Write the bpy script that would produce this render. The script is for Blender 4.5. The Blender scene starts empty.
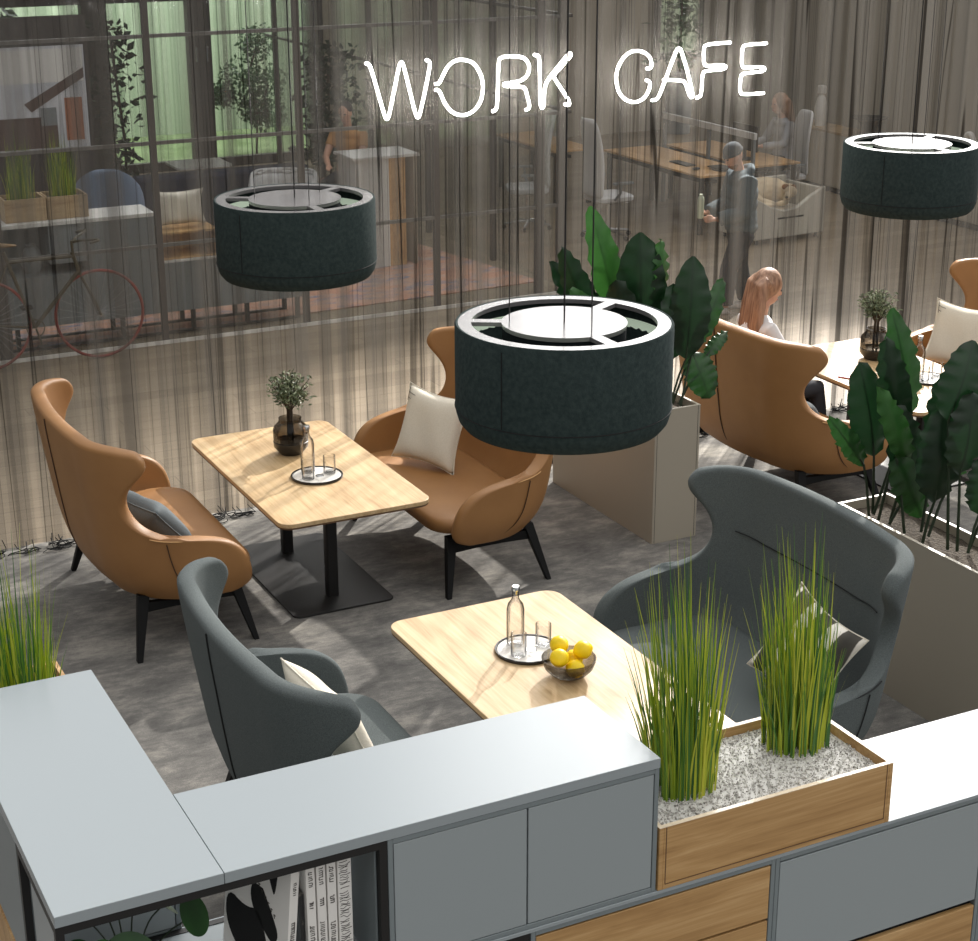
import bpy, bmesh, math, random
from mathutils import Vector, Matrix, noise
random.seed(7)
S = bpy.context.scene
COL = S.collection
PI = math.pi
V = Vector

# ------------------------------------------------------------------ materials
def lin(r, g, b):
    f = lambda c: (c/255/12.92) if c/255 <= .04045 else ((c/255+.055)/1.055)**2.4
    return (f(r), f(g), f(b), 1)

class NT:
    def __init__(s, m):
        m.use_nodes = True
        s.t = m.node_tree; s.t.nodes.clear()
    def n(s, typ, **kw):
        o = s.t.nodes.new(typ)
        for k, v in kw.items():
            if k.startswith('i_'):
                key = k[2:]
                o.inputs[int(key) if key.isdigit() else key.replace('_', ' ')].default_value = v
            else: setattr(o, k, v)
        return o
    def l(s, a, b): s.t.links.new(a, b)
    def ramp(s, fac, stops, interp='LINEAR'):
        r = s.n('ShaderNodeValToRGB'); r.color_ramp.interpolation = interp
        e = r.color_ramp.elements
        while len(e) < len(stops): e.new(.5)
        for x, (p, c) in zip(e, stops):
            x.position = p; x.color = c if len(c) == 4 else (*c, 1)
        s.l(fac, r.inputs[0]); return r.outputs[0]
    def coord(s, scale=(1, 1, 1)):
        c = s.n('ShaderNodeTexCoord'); m = s.n('ShaderNodeMapping')
        m.inputs['Scale'].default_value = scale
        s.l(c.outputs['Object'], m.inputs[0]); return m.outputs[0]
    def noise(s, vec, scale=5, detail=3, rough=.5, dist=0):
        o = s.n('ShaderNodeTexNoise')
        o.inputs['Scale'].default_value = scale; o.inputs['Detail'].default_value = detail
        o.inputs['Roughness'].default_value = rough; o.inputs['Distortion'].default_value = dist
        s.l(vec, o.inputs['Vector']); return o.outputs['Fac']
    def out(s, sh):
        o = s.n('ShaderNodeOutputMaterial'); s.l(sh, o.inputs[0])

def M(name, col, rough=.5, metal=0, spec=.5, col2=None, scale=(1, 1, 1), ns=5, detail=4, lo=.3, hi=.7, bump=0, bscale=None, bdist=.002, emis=0, coat=0, dist=0, island=None):
    m = bpy.data.materials.new(name); t = NT(m)
    p = t.n('ShaderNodeBsdfPrincipled')
    p.inputs['Base Color'].default_value = col; p.inputs['Roughness'].default_value = rough
    p.inputs['Metallic'].default_value = metal; p.inputs['Specular IOR Level'].default_value = spec
    p.inputs['Coat Weight'].default_value = coat; p.inputs['Coat Roughness'].default_value = .15
    if island:
        g = t.n('ShaderNodeNewGeometry')
        t.l(t.ramp(g.outputs['Random Per Island'], island), p.inputs['Base Color'])
    elif col2:
        f = t.noise(t.coord(scale), ns, detail, .55, dist)
        t.l(t.ramp(f, [(lo, col), (hi, col2)]), p.inputs['Base Color'])
    if bump:
        b = t.n('ShaderNodeBump'); b.inputs['Strength'].default_value = bump; b.inputs['Distance'].default_value = bdist
        t.l(t.noise(t.coord((1, 1, 1)), bscale or 200, 2), b.inputs['Height']); t.l(b.outputs[0], p.inputs['Normal'])
    if emis:
        p.inputs['Emission Color'].default_value = col; p.inputs['Emission Strength'].default_value = emis
    t.out(p.outputs[0]); return m

def wood(name, axis, c1, c2, c3, rough=.42, sc=1):
    m = bpy.data.materials.new(name); t = NT(m)
    s = [9*sc, 9*sc, 9*sc]; s[axis] = .9*sc
    v = t.coord(tuple(s))
    big = t.noise(v, 1.1, 6, .62, .9)
    s2 = [70*sc, 70*sc, 70*sc]; s2[axis] = 2.2*sc
    fine = t.noise(t.coord(tuple(s2)), 1, 3, .6, .3)
    mx = t.n('ShaderNodeMix', data_type='FLOAT'); mx.inputs[0].default_value = .35
    t.l(big, mx.inputs[2]); t.l(fine, mx.inputs[3])
    p = t.n('ShaderNodeBsdfPrincipled'); p.inputs['Roughness'].default_value = rough
    t.l(t.ramp(mx.outputs[0], [(.34, c1), (.5, c2), (.64, c3)]), p.inputs['Base Color'])
    b = t.n('ShaderNodeBump'); b.inputs['Strength'].default_value = .15; b.inputs['Distance'].default_value = .001
    t.l(fine, b.inputs['Height']); t.l(b.outputs[0], p.inputs['Normal'])
    t.out(p.outputs[0]); return m

def mat_carpet():
    m = bpy.data.materials.new('carpet'); t = NT(m)
    a = t.noise(t.coord((1.9, 2.4, 1)), 1.0, 9, .70, .25)
    b = t.noise(t.coord((7, 20, 1)), 1, 6, .75, .2)
    c = t.noise(t.coord((1, 1, 1)), 160, 2, .6)
    mx = t.n('ShaderNodeMix', data_type='FLOAT'); mx.inputs[0].default_value = .30
    t.l(a, mx.inputs[2]); t.l(b, mx.inputs[3])
    mx2 = t.n('ShaderNodeMix', data_type='FLOAT'); mx2.inputs[0].default_value = .18
    t.l(mx.outputs[0], mx2.inputs[2]); t.l(c, mx2.inputs[3])
    p = t.n('ShaderNodeBsdfPrincipled'); p.inputs['Roughness'].default_value = .95; p.inputs['Specular IOR Level'].default_value = .1
    t.l(t.ramp(mx2.outputs[0], [(.36, lin(76, 75, 74)), (.5, lin(112, 110, 107)), (.62, lin(156, 152, 144))]), p.inputs['Base Color'])
    bu = t.n('ShaderNodeBump'); bu.inputs['Strength'].default_value = .4; bu.inputs['Distance'].default_value = .004
    t.l(c, bu.inputs['Height']); t.l(bu.outputs[0], p.inputs['Normal'])
    t.out(p.outputs[0]); return m

def mat_planks():
    m = bpy.data.materials.new('oak_planks'); t = NT(m)
    br = t.n('ShaderNodeTexBrick'); br.offset = .37
    for k, v in (('Scale', 1), ('Mortar Size', .0035), ('Brick Width', 1.7), ('Row Height', .2), ('Bias', 0)): br.inputs[k].default_value = v
    br.inputs['Color1'].default_value = lin(142, 128, 108); br.inputs['Color2'].default_value = lin(126, 112, 93); br.inputs['Mortar'].default_value = lin(106, 93, 76)
    t.l(t.coord(), br.inputs['Vector'])
    f = t.noise(t.coord((1.2, 14, 1)), 2, 5, .6)
    mx = t.n('ShaderNodeMix', data_type='RGBA', blend_type='MULTIPLY'); mx.inputs[0].default_value = .5
    t.l(br.outputs[0], mx.inputs[6]); t.l(t.ramp(f, [(.3, (.6, .57, .53)), (.7, (1, 1, 1))]), mx.inputs[7])
    p = t.n('ShaderNodeBsdfPrincipled'); p.inputs['Roughness'].default_value = .55
    t.l(mx.outputs[2], p.inputs['Base Color']); t.out(p.outputs[0]); return m

def mat_rug():
    m = bpy.data.materials.new('rug_pattern'); t = NT(m)
    v = t.coord((1.6, 3.2, 1))
    vo = t.n('ShaderNodeTexVoronoi'); vo.inputs['Scale'].default_value = 3.2; t.l(v, vo.inputs['Vector'])
    f = t.noise(v, 4, 6, .7, 1.2)
    a = t.ramp(vo.outputs['Color'], [(.0, lin(160, 112, 96)), (.3, lin(190, 140, 116)), (.5, lin(184, 160, 146)), (.68, lin(110, 120, 146)), (.8, lin(170, 150, 140)), (1, lin(140, 88, 74))])
    mx = t.n('ShaderNodeMix', data_type='RGBA'); t.l(t.ramp(f, [(.4, (0, 0, 0)), (.62, (1, 1, 1))]), mx.inputs[0])
    t.l(a, mx.inputs[6]); mx.inputs[7].default_value = lin(192, 148, 124)
    p = t.n('ShaderNodeBsdfPrincipled'); p.inputs['Roughness'].default_value = .95
    t.l(mx.outputs[2], p.inputs['Base Color']); t.out(p.outputs[0]); return m

def mat_sheer():
    """a fine string curtain: vertical bands of thread, denser at the folds"""
    m = bpy.data.materials.new('sheer_strings'); t = NT(m)
    band = t.noise(t.coord((6.5, 0, .012)), 1, 1, .5)
    band2 = t.noise(t.coord((13, 5, .02)), 1, 1, .5)
    line = t.noise(t.coord((9, 0, .06)), 1, 1, .5, .15)
    line2 = t.noise(t.coord((17, 3, .22)), 1, 2, .6, .3)
    A = lambda op, a, b: (lambda n: (t.l(a, n.inputs[0]), (t.l(b, n.inputs[1]) if not isinstance(b, float) else setattr(n.inputs[1], 'default_value', b)), n.outputs[0])[-1])(t.n('ShaderNodeMath', operation=op))
    o1 = t.ramp(band, [(.36, (.22,)*3), (.455, (.32,)*3), (.475, (.43,)*3), (.54, (.47,)*3), (.56, (.60,)*3), (.7, (.68,)*3)])
    o2 = t.ramp(band2, [(.50, (0,)*3), (.52, (.10,)*3)])
    thin = t.ramp(line, [(.490, (0,)*3), (.497, (1,)*3), (.503, (1,)*3), (.510, (0,)*3)])
    thin2 = t.ramp(line2, [(.60, (0,)*3), (.64, (1,)*3), (.66, (1,)*3), (.70, (0,)*3)])
    dark = A('MAXIMUM', thin, A('MULTIPLY', thin2, .6))
    op = A('ADD', o1, o2)
    op = A('MINIMUM', A('ADD', op, A('MULTIPLY', dark, .34)), .93)
    cm = t.n('ShaderNodeMix', data_type='RGBA'); t.l(dark, cm.inputs[0])
    cb = t.n('ShaderNodeMix', data_type='RGBA'); t.l(band2, cb.inputs[0]); cb.inputs[6].default_value = lin(110, 107, 102); cb.inputs[7].default_value = lin(74, 72, 69)
    t.l(cb.outputs[2], cm.inputs[6]); cm.inputs[7].default_value = lin(30, 28, 26)
    d = t.n('ShaderNodeBsdfDiffuse'); t.l(cm.outputs[2], d.inputs[0])
    tl = t.n('ShaderNodeBsdfTranslucent'); t.l(cm.outputs[2], tl.inputs[0])
    ms = t.n('ShaderNodeMixShader'); ms.inputs[0].default_value = .18; t.l(d.outputs[0], ms.inputs[1]); t.l(tl.outputs[0], ms.inputs[2])
    tr = t.n('ShaderNodeBsdfTransparent')
    mo = t.n('ShaderNodeMixShader'); t.l(op, mo.inputs[0]); t.l(tr.outputs[0], mo.inputs[1]); t.l(ms.outputs[0], mo.inputs[2])
    t.out(mo.outputs[0]); return m

def mat_glass(name, tint=(1, 1, 1), edge=(.25, .27, .28), strong=.5, gloss=.12):
    m = bpy.data.materials.new(name); t = NT(m)
    lw = t.n('ShaderNodeLayerWeight'); lw.inputs['Blend'].default_value = strong
    c = t.ramp(lw.outputs['Facing'], [(.0, tint), (.55, tint), (1, edge)])
    tr = t.n('ShaderNodeBsdfTransparent'); t.l(c, tr.inputs[0])
    gl = t.n('ShaderNodeBsdfGlossy'); gl.inputs['Roughness'].default_value = .04
    fr = t.n('ShaderNodeFresnel'); fr.inputs[0].default_value = 1.45
    mu = t.n('ShaderNodeMath', operation='MULTIPLY'); mu.inputs[1].default_value = gloss*4; t.l(fr.outputs[0], mu.inputs[0])
    x = t.n('ShaderNodeMixShader'); t.l(mu.outputs[0], x.inputs[0]); t.l(tr.outputs[0], x.inputs[1]); t.l(gl.outputs[0], x.inputs[2])
    t.out(x.outputs[0]); return m

def mat_stripes():
    m = bpy.data.materials.new('striped_weave'); t = NT(m)
    w = t.n('ShaderNodeTexWave', bands_direction='X'); w.inputs['Scale'].default_value = 2.1; w.inputs['Distortion'].default_value = 1.6; w.inputs['Detail'].default_value = 1
    t.l(t.coord((1, .25, 1)), w.inputs['Vector'])
    p = t.n('ShaderNodeBsdfPrincipled'); p.inputs['Roughness'].default_value = .9
    t.l(t.ramp(w.outputs['Fac'], [(.0, lin(62, 60, 55)), (.55, lin(80, 77, 70)), (.62, lin(232, 226, 214)), (1, lin(240, 236, 226))]), p.inputs['Base Color'])
    t.out(p.outputs[0]); return m

def mat_leaf(name, c1, c2):
    m = bpy.data.materials.new(name); t = NT(m)
    f = t.noise(t.coord((1, 1, 1)), 9, 3)
    p = t.n('ShaderNodeBsdfPrincipled'); p.inputs['Roughness'].default_value = .38
    t.l(t.ramp(f, [(.3, c1), (.7, c2)]), p.inputs['Base Color'])
    tl = t.n('ShaderNodeBsdfTranslucent'); tl.inputs[0].default_value = c2
    x = t.n('ShaderNodeMixShader'); x.inputs[0].default_value = .18; t.l(p.outputs[0], x.inputs[1]); t.l(tl.outputs[0], x.inputs[2])
    t.out(x.outputs[0]); return m

MT = {}
MT['carpet'] = mat_carpet(); MT['planks'] = mat_planks(); MT['rug'] = mat_rug(); MT['sheer'] = mat_sheer()
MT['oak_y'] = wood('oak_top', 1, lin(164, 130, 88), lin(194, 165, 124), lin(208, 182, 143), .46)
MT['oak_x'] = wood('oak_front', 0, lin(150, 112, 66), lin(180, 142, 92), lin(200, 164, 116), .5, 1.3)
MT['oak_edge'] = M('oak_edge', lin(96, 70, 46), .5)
MT['pale_wood'] = wood('pale_wood', 0, lin(150, 124, 92), lin(176, 150, 116), lin(190, 166, 132), .6)
MT['desk_wood'] = wood('desk_wood', 1, lin(176, 132, 82), lin(196, 154, 102), lin(208, 168, 116), .5)
MT['tan'] = M('tan_leather', lin(146, 103, 60), .52, col2=lin(158, 114, 68), ns=3, bump=.12, bscale=350, bdist=.001)
MT['tan_dark'] = M('tan_piping', lin(64, 38, 18), .6)
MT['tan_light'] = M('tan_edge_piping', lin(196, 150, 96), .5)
MT['grey'] = M('grey_wool', lin(76, 82, 83), .95, spec=.15, col2=lin(100, 106, 106), ns=260, detail=2, bump=.35, bscale=320, bdist=.002)
MT['grey_dark'] = M('grey_piping', lin(26, 29, 30), .9)
MT['black'] = M('black_wood', lin(15, 15, 16), .55, spec=.2)
MT['black_metal'] = M('black_metal', lin(27, 26, 26), .45, spec=.4)
MT['felt'] = M('lamp_felt', lin(40, 50, 50), .95, spec=.1, col2=lin(54, 65, 64), ns=45, detail=6, bump=.5, bscale=140, bdist=.003)
MT['felt_dark'] = M('lamp_felt_dark', lin(18, 24, 26), .95, spec=.1)
MT['white_gloss'] = M('lamp_white', lin(104, 102, 103), .24, spec=.8, coat=.55)
MT['diffuser'] = M('lamp_diffuser', lin(206, 222, 200), .5, emis=.38)
MT['cab'] = M('cabinet_blue_grey', lin(145, 153, 156), .3, spec=.5)
MT['cab_top'] = M('cabinet_top', lin(146, 154, 158), .2, spec=.5)
MT['cab_edge'] = M('cabinet_edge', lin(118, 127, 130), .35)
MT['gap'] = M('black_and_gap_shade', lin(14, 15, 16), .9)  # matte black for threads, seams and print; painted shade behind cupboard fronts
MT['taupe'] = M('planter_taupe', lin(158, 150, 136), .5)
MT['taupe_rim_lit'] = M('planter_rim_lit', lin(192, 185, 170), .4)  # paler taupe, sunlit look of the rims put into the colour
MT['soil'] = M('soil', lin(58, 50, 42), .95, col2=lin(92, 82, 70), ns=55, detail=5, bump=.9, bscale=60, bdist=.02)
MT['gravel'] = M('gravel', lin(200, 198, 192), .8, island=[(0, lin(120, 116, 110)), (.3, lin(190, 188, 182)), (.7, lin(222, 220, 216)), (1, lin(150, 146, 140))])
MT['grass'] = M('grass_blades', lin(90, 130, 30), .5, island=[(0, lin(40, 88, 40)), (.2, lin(66, 116, 40)), (.42, lin(118, 150, 36)), (.65, lin(166, 178, 40)), (.88, lin(196, 198, 66)), (1, lin(50, 104, 48))])
MT['leaf'] = mat_leaf('leaf_green', lin(20, 52, 22), lin(40, 82, 34))
MT['leaf_dark'] = mat_leaf('leaf_dark', lin(12, 32, 16), lin(22, 50, 26))
MT['leaf_bright'] = mat_leaf('leaf_bright', lin(36, 82, 32), lin(56, 106, 44))
MT['stem'] = M('stem', lin(28, 44, 22), .6)
MT['cream'] = M('cream_linen', lin(214, 206, 190), .9, spec=.2, col2=lin(224, 217, 203), ns=120, bump=.3, bscale=260)
MT['ink'] = M('dark_stitch', lin(60, 56, 52), .9)
MT['slate'] = M('slate_cotton', lin(76, 84, 88), .85, col2=lin(88, 96, 100), ns=150, bump=.3, bscale=260)
MT['stripes'] = mat_stripes()
MT['glass'] = mat_glass('clear_glass', (.97, .97, .97), (.10, .11, .12), .62)
MT['pane'] = mat_glass('window_glass', (.96, .97, .97), (.8, .84, .84), .3, .05)
MT['smoke'] = mat_glass('smoked_glass', (.58, .56, .53), (.07, .07, .07), .45)
MT['vase_base'] = M('dark_vase_glass', lin(30, 28, 27), .25)
MT['marble'] = M('white_marble', lin(226, 222, 216), .3, col2=lin(180, 174, 168), ns=5, lo=.52, hi=.62, dist=1.5)
MT['chrome'] = M('chrome', lin(220, 220, 220), .15, metal=1)
MT['lemon'] = M('lemon_peel', lin(246, 212, 10), .42, bump=.25, bscale=120, bdist=.002)
MT['olive'] = M('olive_leaf', lin(70, 84, 56), .6, island=[(0, lin(56, 72, 44)), (.5, lin(92, 104, 72)), (1, lin(140, 148, 116))])
MT['twig'] = M('twig', lin(58, 48, 36), .8)
MT['neon'] = M('neon_tube', (1, .97, .93, 1), .4, emis=34)
MT['frame'] = M('window_frame', lin(62, 56, 54), .5)
MT['rail'] = M('partition_rail', lin(92, 90, 88), .4)
MT['track'] = M('floor_track', lin(222, 220, 214), .35)
MT['wall'] = M('wall_paint', lin(176, 166, 150), .9)
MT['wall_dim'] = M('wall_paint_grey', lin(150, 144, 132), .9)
MT['siding'] = M('green_siding', lin(152, 168, 142), .8, col2=lin(186, 200, 174), scale=(3.2, 0, 0), ns=1.6, detail=2, lo=.45, hi=.55)
MT['lawn'] = M('lawn', lin(110, 132, 84), .95, col2=lin(146, 164, 122), ns=3)
MT['white'] = M('white_paint', lin(212, 210, 206), .5)
MT['white_shell'] = M('white_shell', lin(198, 198, 198), .55)
MT['dark_grey'] = M('dark_grey_lacquer', lin(122, 126, 128), .5)
MT['navy'] = M('navy_fabric', lin(38, 42, 58), .95)
MT['denim'] = M('denim_fabric', lin(112, 128, 152), .95)
MT['bike_red'] = M('bicycle_red', lin(122, 44, 34), .5)
MT['bike_dark'] = M('bicycle_dark', lin(62, 54, 34), .45)
MT['steel'] = M('steel', lin(150, 150, 150), .3, metal=1)
MT['leather_bar'] = M('leather_bar', lin(112, 84, 44), .6)
MT['skin'] = M('skin', lin(196, 152, 130), .55)
MT['hair_red'] = M('hair_red', lin(110, 78, 60), .5, col2=lin(178, 140, 114), scale=(30, 30, 2.5), ns=1.5, detail=4)
MT['hair_brown'] = M('hair_brown', lin(120, 84, 62), .5, col2=lin(164, 126, 98), scale=(30, 30, 3), ns=1.5)
MT['hair_dark'] = M('hair_dark', lin(40, 34, 32), .5)
MT['shirt_white'] = M('shirt_white', lin(214, 212, 214), .85)
MT['shirt_grey'] = M('shirt_grey', lin(150, 152, 156), .85)
MT['hoodie'] = M('hoodie', lin(78, 90, 96), .9)
MT['beanie'] = M('beanie', lin(70, 76, 82), .95)
MT['trouser'] = M('trouser', lin(48, 50, 56), .9)
MT['orange_shirt'] = M('orange_shirt', lin(176, 130, 84), .9)
MT['shoe'] = M('shoe', lin(196, 190, 184), .6)
MT['lip'] = M('lip', lin(160, 80, 76), .5)
MT['red'] = M('red_case', lin(150, 24, 36), .4)
MT['dog'] = M('dog_fur', lin(200, 178, 144), .9, col2=lin(222, 204, 174), ns=8)
MT['dog_ear'] = M('dog_ear', lin(136, 92, 56), .9)
MT['bed'] = M('bed_fabric', lin(176, 172, 160), .9, col2=lin(190, 186, 174), ns=90)
MT['terracotta'] = M('terracotta', lin(148, 84, 60), .7)
MT['orange_panel'] = M('orange_panel', lin(164, 104, 74), .7)
MT['sky_print'] = M('sky_print', lin(176, 180, 188), .6, col2=lin(206, 206, 208), ns=2)
MT['roof_print'] = M('roof_print', lin(88, 70, 64), .6)
MT['page'] = M('book_white', lin(226, 224, 220), .5)
MT['book_dark'] = M('book_dark', lin(34, 34, 36), .5, col2=lin(96, 92, 86), ns=14, lo=.55, hi=.6)

# ------------------------------------------------------------------ mesh helpers
class MB:
    def __init__(s): s.v = []; s.f = []; s.mi = []; s.cur = 0
    def add(s, vs, fs):
        o = len(s.v); s.v += [tuple(p) for p in vs]
        for f in fs: s.f.append(tuple(i+o for i in f)); s.mi.append(s.cur)
        return s
    def box(s, x0, y0, z0, x1, y1, z1):
        if x0 > x1: x0, x1 = x1, x0
        if y0 > y1: y0, y1 = y1, y0
        if z0 > z1: z0, z1 = z1, z0
        return s.add([(x0,y0,z0),(x1,y0,z0),(x1,y1,z0),(x0,y1,z0),(x0,y0,z1),(x1,y0,z1),(x1,y1,z1),(x0,y1,z1)],
                     [(3,2,1,0),(4,5,6,7),(0,1,5,4),(1,2,6,5),(2,3,7,6),(3,0,4,7)])
    def loft(s, rings, cap0=True, cap1=True, closed=True):
        n = len(rings[0]); vs = [p for r in rings for p in r]; fs = []
        for i in range(len(rings)-1):
            for j in range(n if closed else n-1):
                k = (j+1) % n
                fs.append((i*n+j, i*n+k, (i+1)*n+k, (i+1)*n+j))
        if cap0: fs.append(tuple(range(n-1, -1, -1)))
        if cap1: fs.append(tuple((len(rings)-1)*n+j for j in range(n)))
        return s.add(vs, fs)
    def tube(s, pts, r, n=8, caps=True, squash=1, closed=False):
        pts = [V(p) for p in pts]; m = len(pts)
        rs = r if isinstance(r, (list, tuple)) else [r]*m
        rings = []; up = None
        for i, p in enumerate(pts):
            a = pts[(i-1) % m] if (closed or i > 0) else p
            b = pts[(i+1) % m] if (closed or i < m-1) else p
            d = (b-a)
            d = d.normalized() if d.length > 1e-9 else V((0, 0, 1))
            if up is None: up = V((0, 0, 1)) if abs(d.z) < .9 else V((1, 0, 0))
            x = up - d*up.dot(d)
            if x.length < 1e-6: x = d.orthogonal()
            x.normalize(); up = x; y = d.cross(x)
            rings.append([p + (x*math.cos(t)*squash + y*math.sin(t))*rs[i] for t in [2*PI*k/n for k in range(n)]])
        if closed: rings.append(rings[0]); caps = False
        return s.loft(rings, caps, caps)
    def lathe(s, prof, n=32, c=(0, 0, 0), ax=None):
        """profile [(r,z)...]; r=0 ends close it"""
        rings = []
        for r, z in prof:
            rr = max(r, 1e-5)
            rings.append([(c[0]+rr*math.cos(2*PI*k/n), c[1]+rr*math.sin(2*PI*k/n), c[2]+z) for k in range(n)])
        return s.loft(rings, prof[0][0] < 1e-4, prof[-1][0] < 1e-4)
    def ell(s, c, r, n=14, m=9, rot=None):
        rings = []
        for i in range(m+1):
            t = -PI/2 + PI*i/m; rr = max(math.cos(t), 1e-3)
            ring = []
            for k in range(n):
                p = V((r[0]*rr*math.cos(2*PI*k/n), r[1]*rr*math.sin(2*PI*k/n), r[2]*math.sin(t)))
                if rot: p = rot @ p
                ring.append(V(c)+p)
            rings.append(ring)
        return s.loft(rings)
    def prism(s, poly, z0, z1):
        return s.loft([[(x, y, z0) for x, y in poly], [(x, y, z1) for x, y in poly]])
    def build(s, name, mats, parent=None, smooth=35, bevel=0, sub=0, seg=2, loc=None, rot=None, solid=None, remesh=0):
        me = bpy.data.meshes.new(name); me.from_pydata(s.v, [], s.f)
        bm = bmesh.new(); bm.from_mesh(me); bmesh.ops.recalc_face_normals(bm, faces=bm.faces); bm.to_mesh(me); bm.free()
        mats = mats if isinstance(mats, (list, tuple)) else [mats]
        for m in mats: me.materials.append(MT[m] if isinstance(m, str) else m)
        if len(mats) > 1:
            for p, k in zip(me.polygons, s.mi): p.material_index = k
        if smooth:
            me.shade_smooth()
            if smooth < 180: me.set_sharp_from_angle(angle=math.radians(smooth))
        o = bpy.data.objects.new(name, me); COL.objects.link(o)
        if parent: o.parent = parent
        if loc: o.location = loc
        if rot: o.rotation_euler = rot
        if remesh:
            r = o.modifiers.new('r', 'REMESH'); r.mode = 'VOXEL'; r.voxel_size = remesh; r.use_smooth_shade = True
            q = o.modifiers.new('q', 'SMOOTH'); q.iterations = 4; q.factor = .5
        if solid:
            q = o.modifiers.new('s', 'SOLIDIFY'); q.thickness = solid[0]; q.offset = solid[1]; q.use_even_offset = False
        if sub:
            q = o.modifiers.new('u', 'SUBSURF'); q.levels = q.render_levels = sub
        if bevel:
            q = o.modifiers.new('b', 'BEVEL'); q.width = bevel; q.segments = seg; q.limit_method = 'ANGLE'; q.angle_limit = math.radians(40)
        return o

def thing(name, label, cat, loc=(0, 0, 0), rz=0, group=None):
    o = bpy.data.objects.new(name, None); COL.objects.link(o)
    o.empty_display_size = .1
    o.location = loc; o.rotation_euler = (0, 0, rz); o['label'] = label; o['category'] = cat
    if group: o['group'] = group
    return o
def tag(o, label, cat, group=None, kind=None):
    o['label'] = label; o['category'] = cat
    if group: o['group'] = group
    if kind: o['kind'] = kind
    return o
def struct(o): o['kind'] = 'structure'; return o
def dup(root, loc, rz, label):
    r = root.copy(); COL.objects.link(r); r.location = loc; r.rotation_euler = (0, 0, rz); r['label'] = label
    for ch in list(root.children):
        c = ch.copy(); COL.objects.link(c); c.parent = r
        for g in list(ch.children):
            d = g.copy(); COL.objects.link(d); d.parent = c
    return r
def rrect(x0, y0, x1, y1, r, n=6):
    out = []
    for cx, cy, a in ((x1-r, y1-r, 0), (x0+r, y1-r, PI/2), (x0+r, y0+r, PI), (x1-r, y0+r, 1.5*PI)):
        for k in range(n+1):
            t = a + PI/2*k/n; out.append((cx+r*math.cos(t), cy+r*math.sin(t)))
    return out
def chaikin(pts, n=2):
    for _ in range(n):
        q = [pts[0]]
        for a, b in zip(pts, pts[1:]):
            a, b = V(a), V(b); q += [a*.75+b*.25, a*.25+b*.75]
        pts = q + [pts[-1]]
    return pts
def interp(tab, z):
    if z <= tab[0][0]: return tab[0][1]
    for (a, u), (b, w) in zip(tab, tab[1:]):
        if z <= b: return u + (w-u)*(z-a)/(b-a)
    return tab[-1][1]

# ------------------------------------------------------------------ the setting
CY = 11.05       # curtain plane
GY = 15.69       # glass partition
FY = 25.0        # garden facade
struct(MB().box(-3, -1.5, -.12, 18.4, CY+.06, 0).build('floor', 'carpet', smooth=0))
struct(MB().box(-3, CY+.06, -.12, 18.4, FY+.4, -.002).build('floor', 'planks', smooth=0))
# facade wall: pieces left solid around the garden windows and a smaller window far right
struct(MB().box(-1, FY, 2.58, 9.8, FY+.25, 4.2).build('wall_back', 'frame', smooth=0))
struct(MB().box(9.8, FY, 0, 15.7, FY+.25, 4.2).build('wall_back', 'wall', smooth=0))
struct(MB().box(15.7, FY, 0, 16.7, FY+.25, 1.2).box(15.7, FY, 2.6, 16.7, FY+.25, 4.2).box(16.7, FY, 0, 18.4, FY+.25, 4.2).build('wall_back', 'wall', smooth=0))
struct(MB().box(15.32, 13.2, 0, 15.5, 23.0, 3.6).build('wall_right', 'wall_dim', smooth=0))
struct(MB().box(15.30, 13.2, 0, 15.32, 23.0, .09).build('baseboard_right', 'white', smooth=0))
struct(MB().box(-3, 19.3, 4.2, 15.5, FY+.25, 4.35).build('added_shade_roof', 'wall_dim', smooth=0))  # unseen slab added to keep sky light off the far room
# outside
struct(MB().box(-3, FY+.4, -.3, 24, 33, -.1).build('ground', 'lawn', smooth=0))
mb = MB()
for i in range(48):
    x = 2+i*.36; mb.box(x, 29.0+(.04 if i % 2 else 0), -.1, x+.36, 29.2, 3.2)
struct(mb.build('wall_garden', 'siding', smooth=0))

def fac_frame(n, xs, z0, z1, rails, y=FY, wide=.10):
    w = MB()
    for x, hw in xs: w.box(x-hw, y-.06, z0, x+hw, y+.10, z1)
    for z, h in rails: w.box(xs[0][0], y-.05, z-h, xs[-1][0], y+.08, z+h)
    return w
w = struct(fac_frame(1, [(-.9, .2), (3.2, .12), (4.7, .12), (6.35, .18), (7.88, .17), (9.66, .14)], 0, 2.58, [(.05, .08), (2.50, .08)]).build('window_1', 'frame', smooth=0))
g = MB().box(-.9, FY+.01, .1, 9.6, FY+.02, 2.5).build('pane', 'pane', w, smooth=0)
for x in (7.80, 7.96):
    MB().tube([(x, FY-.10, 1.55), (x, FY-.13, 1.56), (x, FY-.13, 1.76), (x, FY-.10, 1.77)], .018).build('door_handle', 'chrome', w)['label'] = 'pale metal lever handle'
w = struct(fac_frame(2, [(15.72, .05), (16.68, .05)], 1.2, 2.6, [(1.22, .05), (2.56, .05)]).build('window_2', 'frame', smooth=0))
MB().box(15.7, FY+.01, 1.2, 16.7, FY+.02, 2.6).build('pane', 'pane', w, smooth=0)

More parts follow.
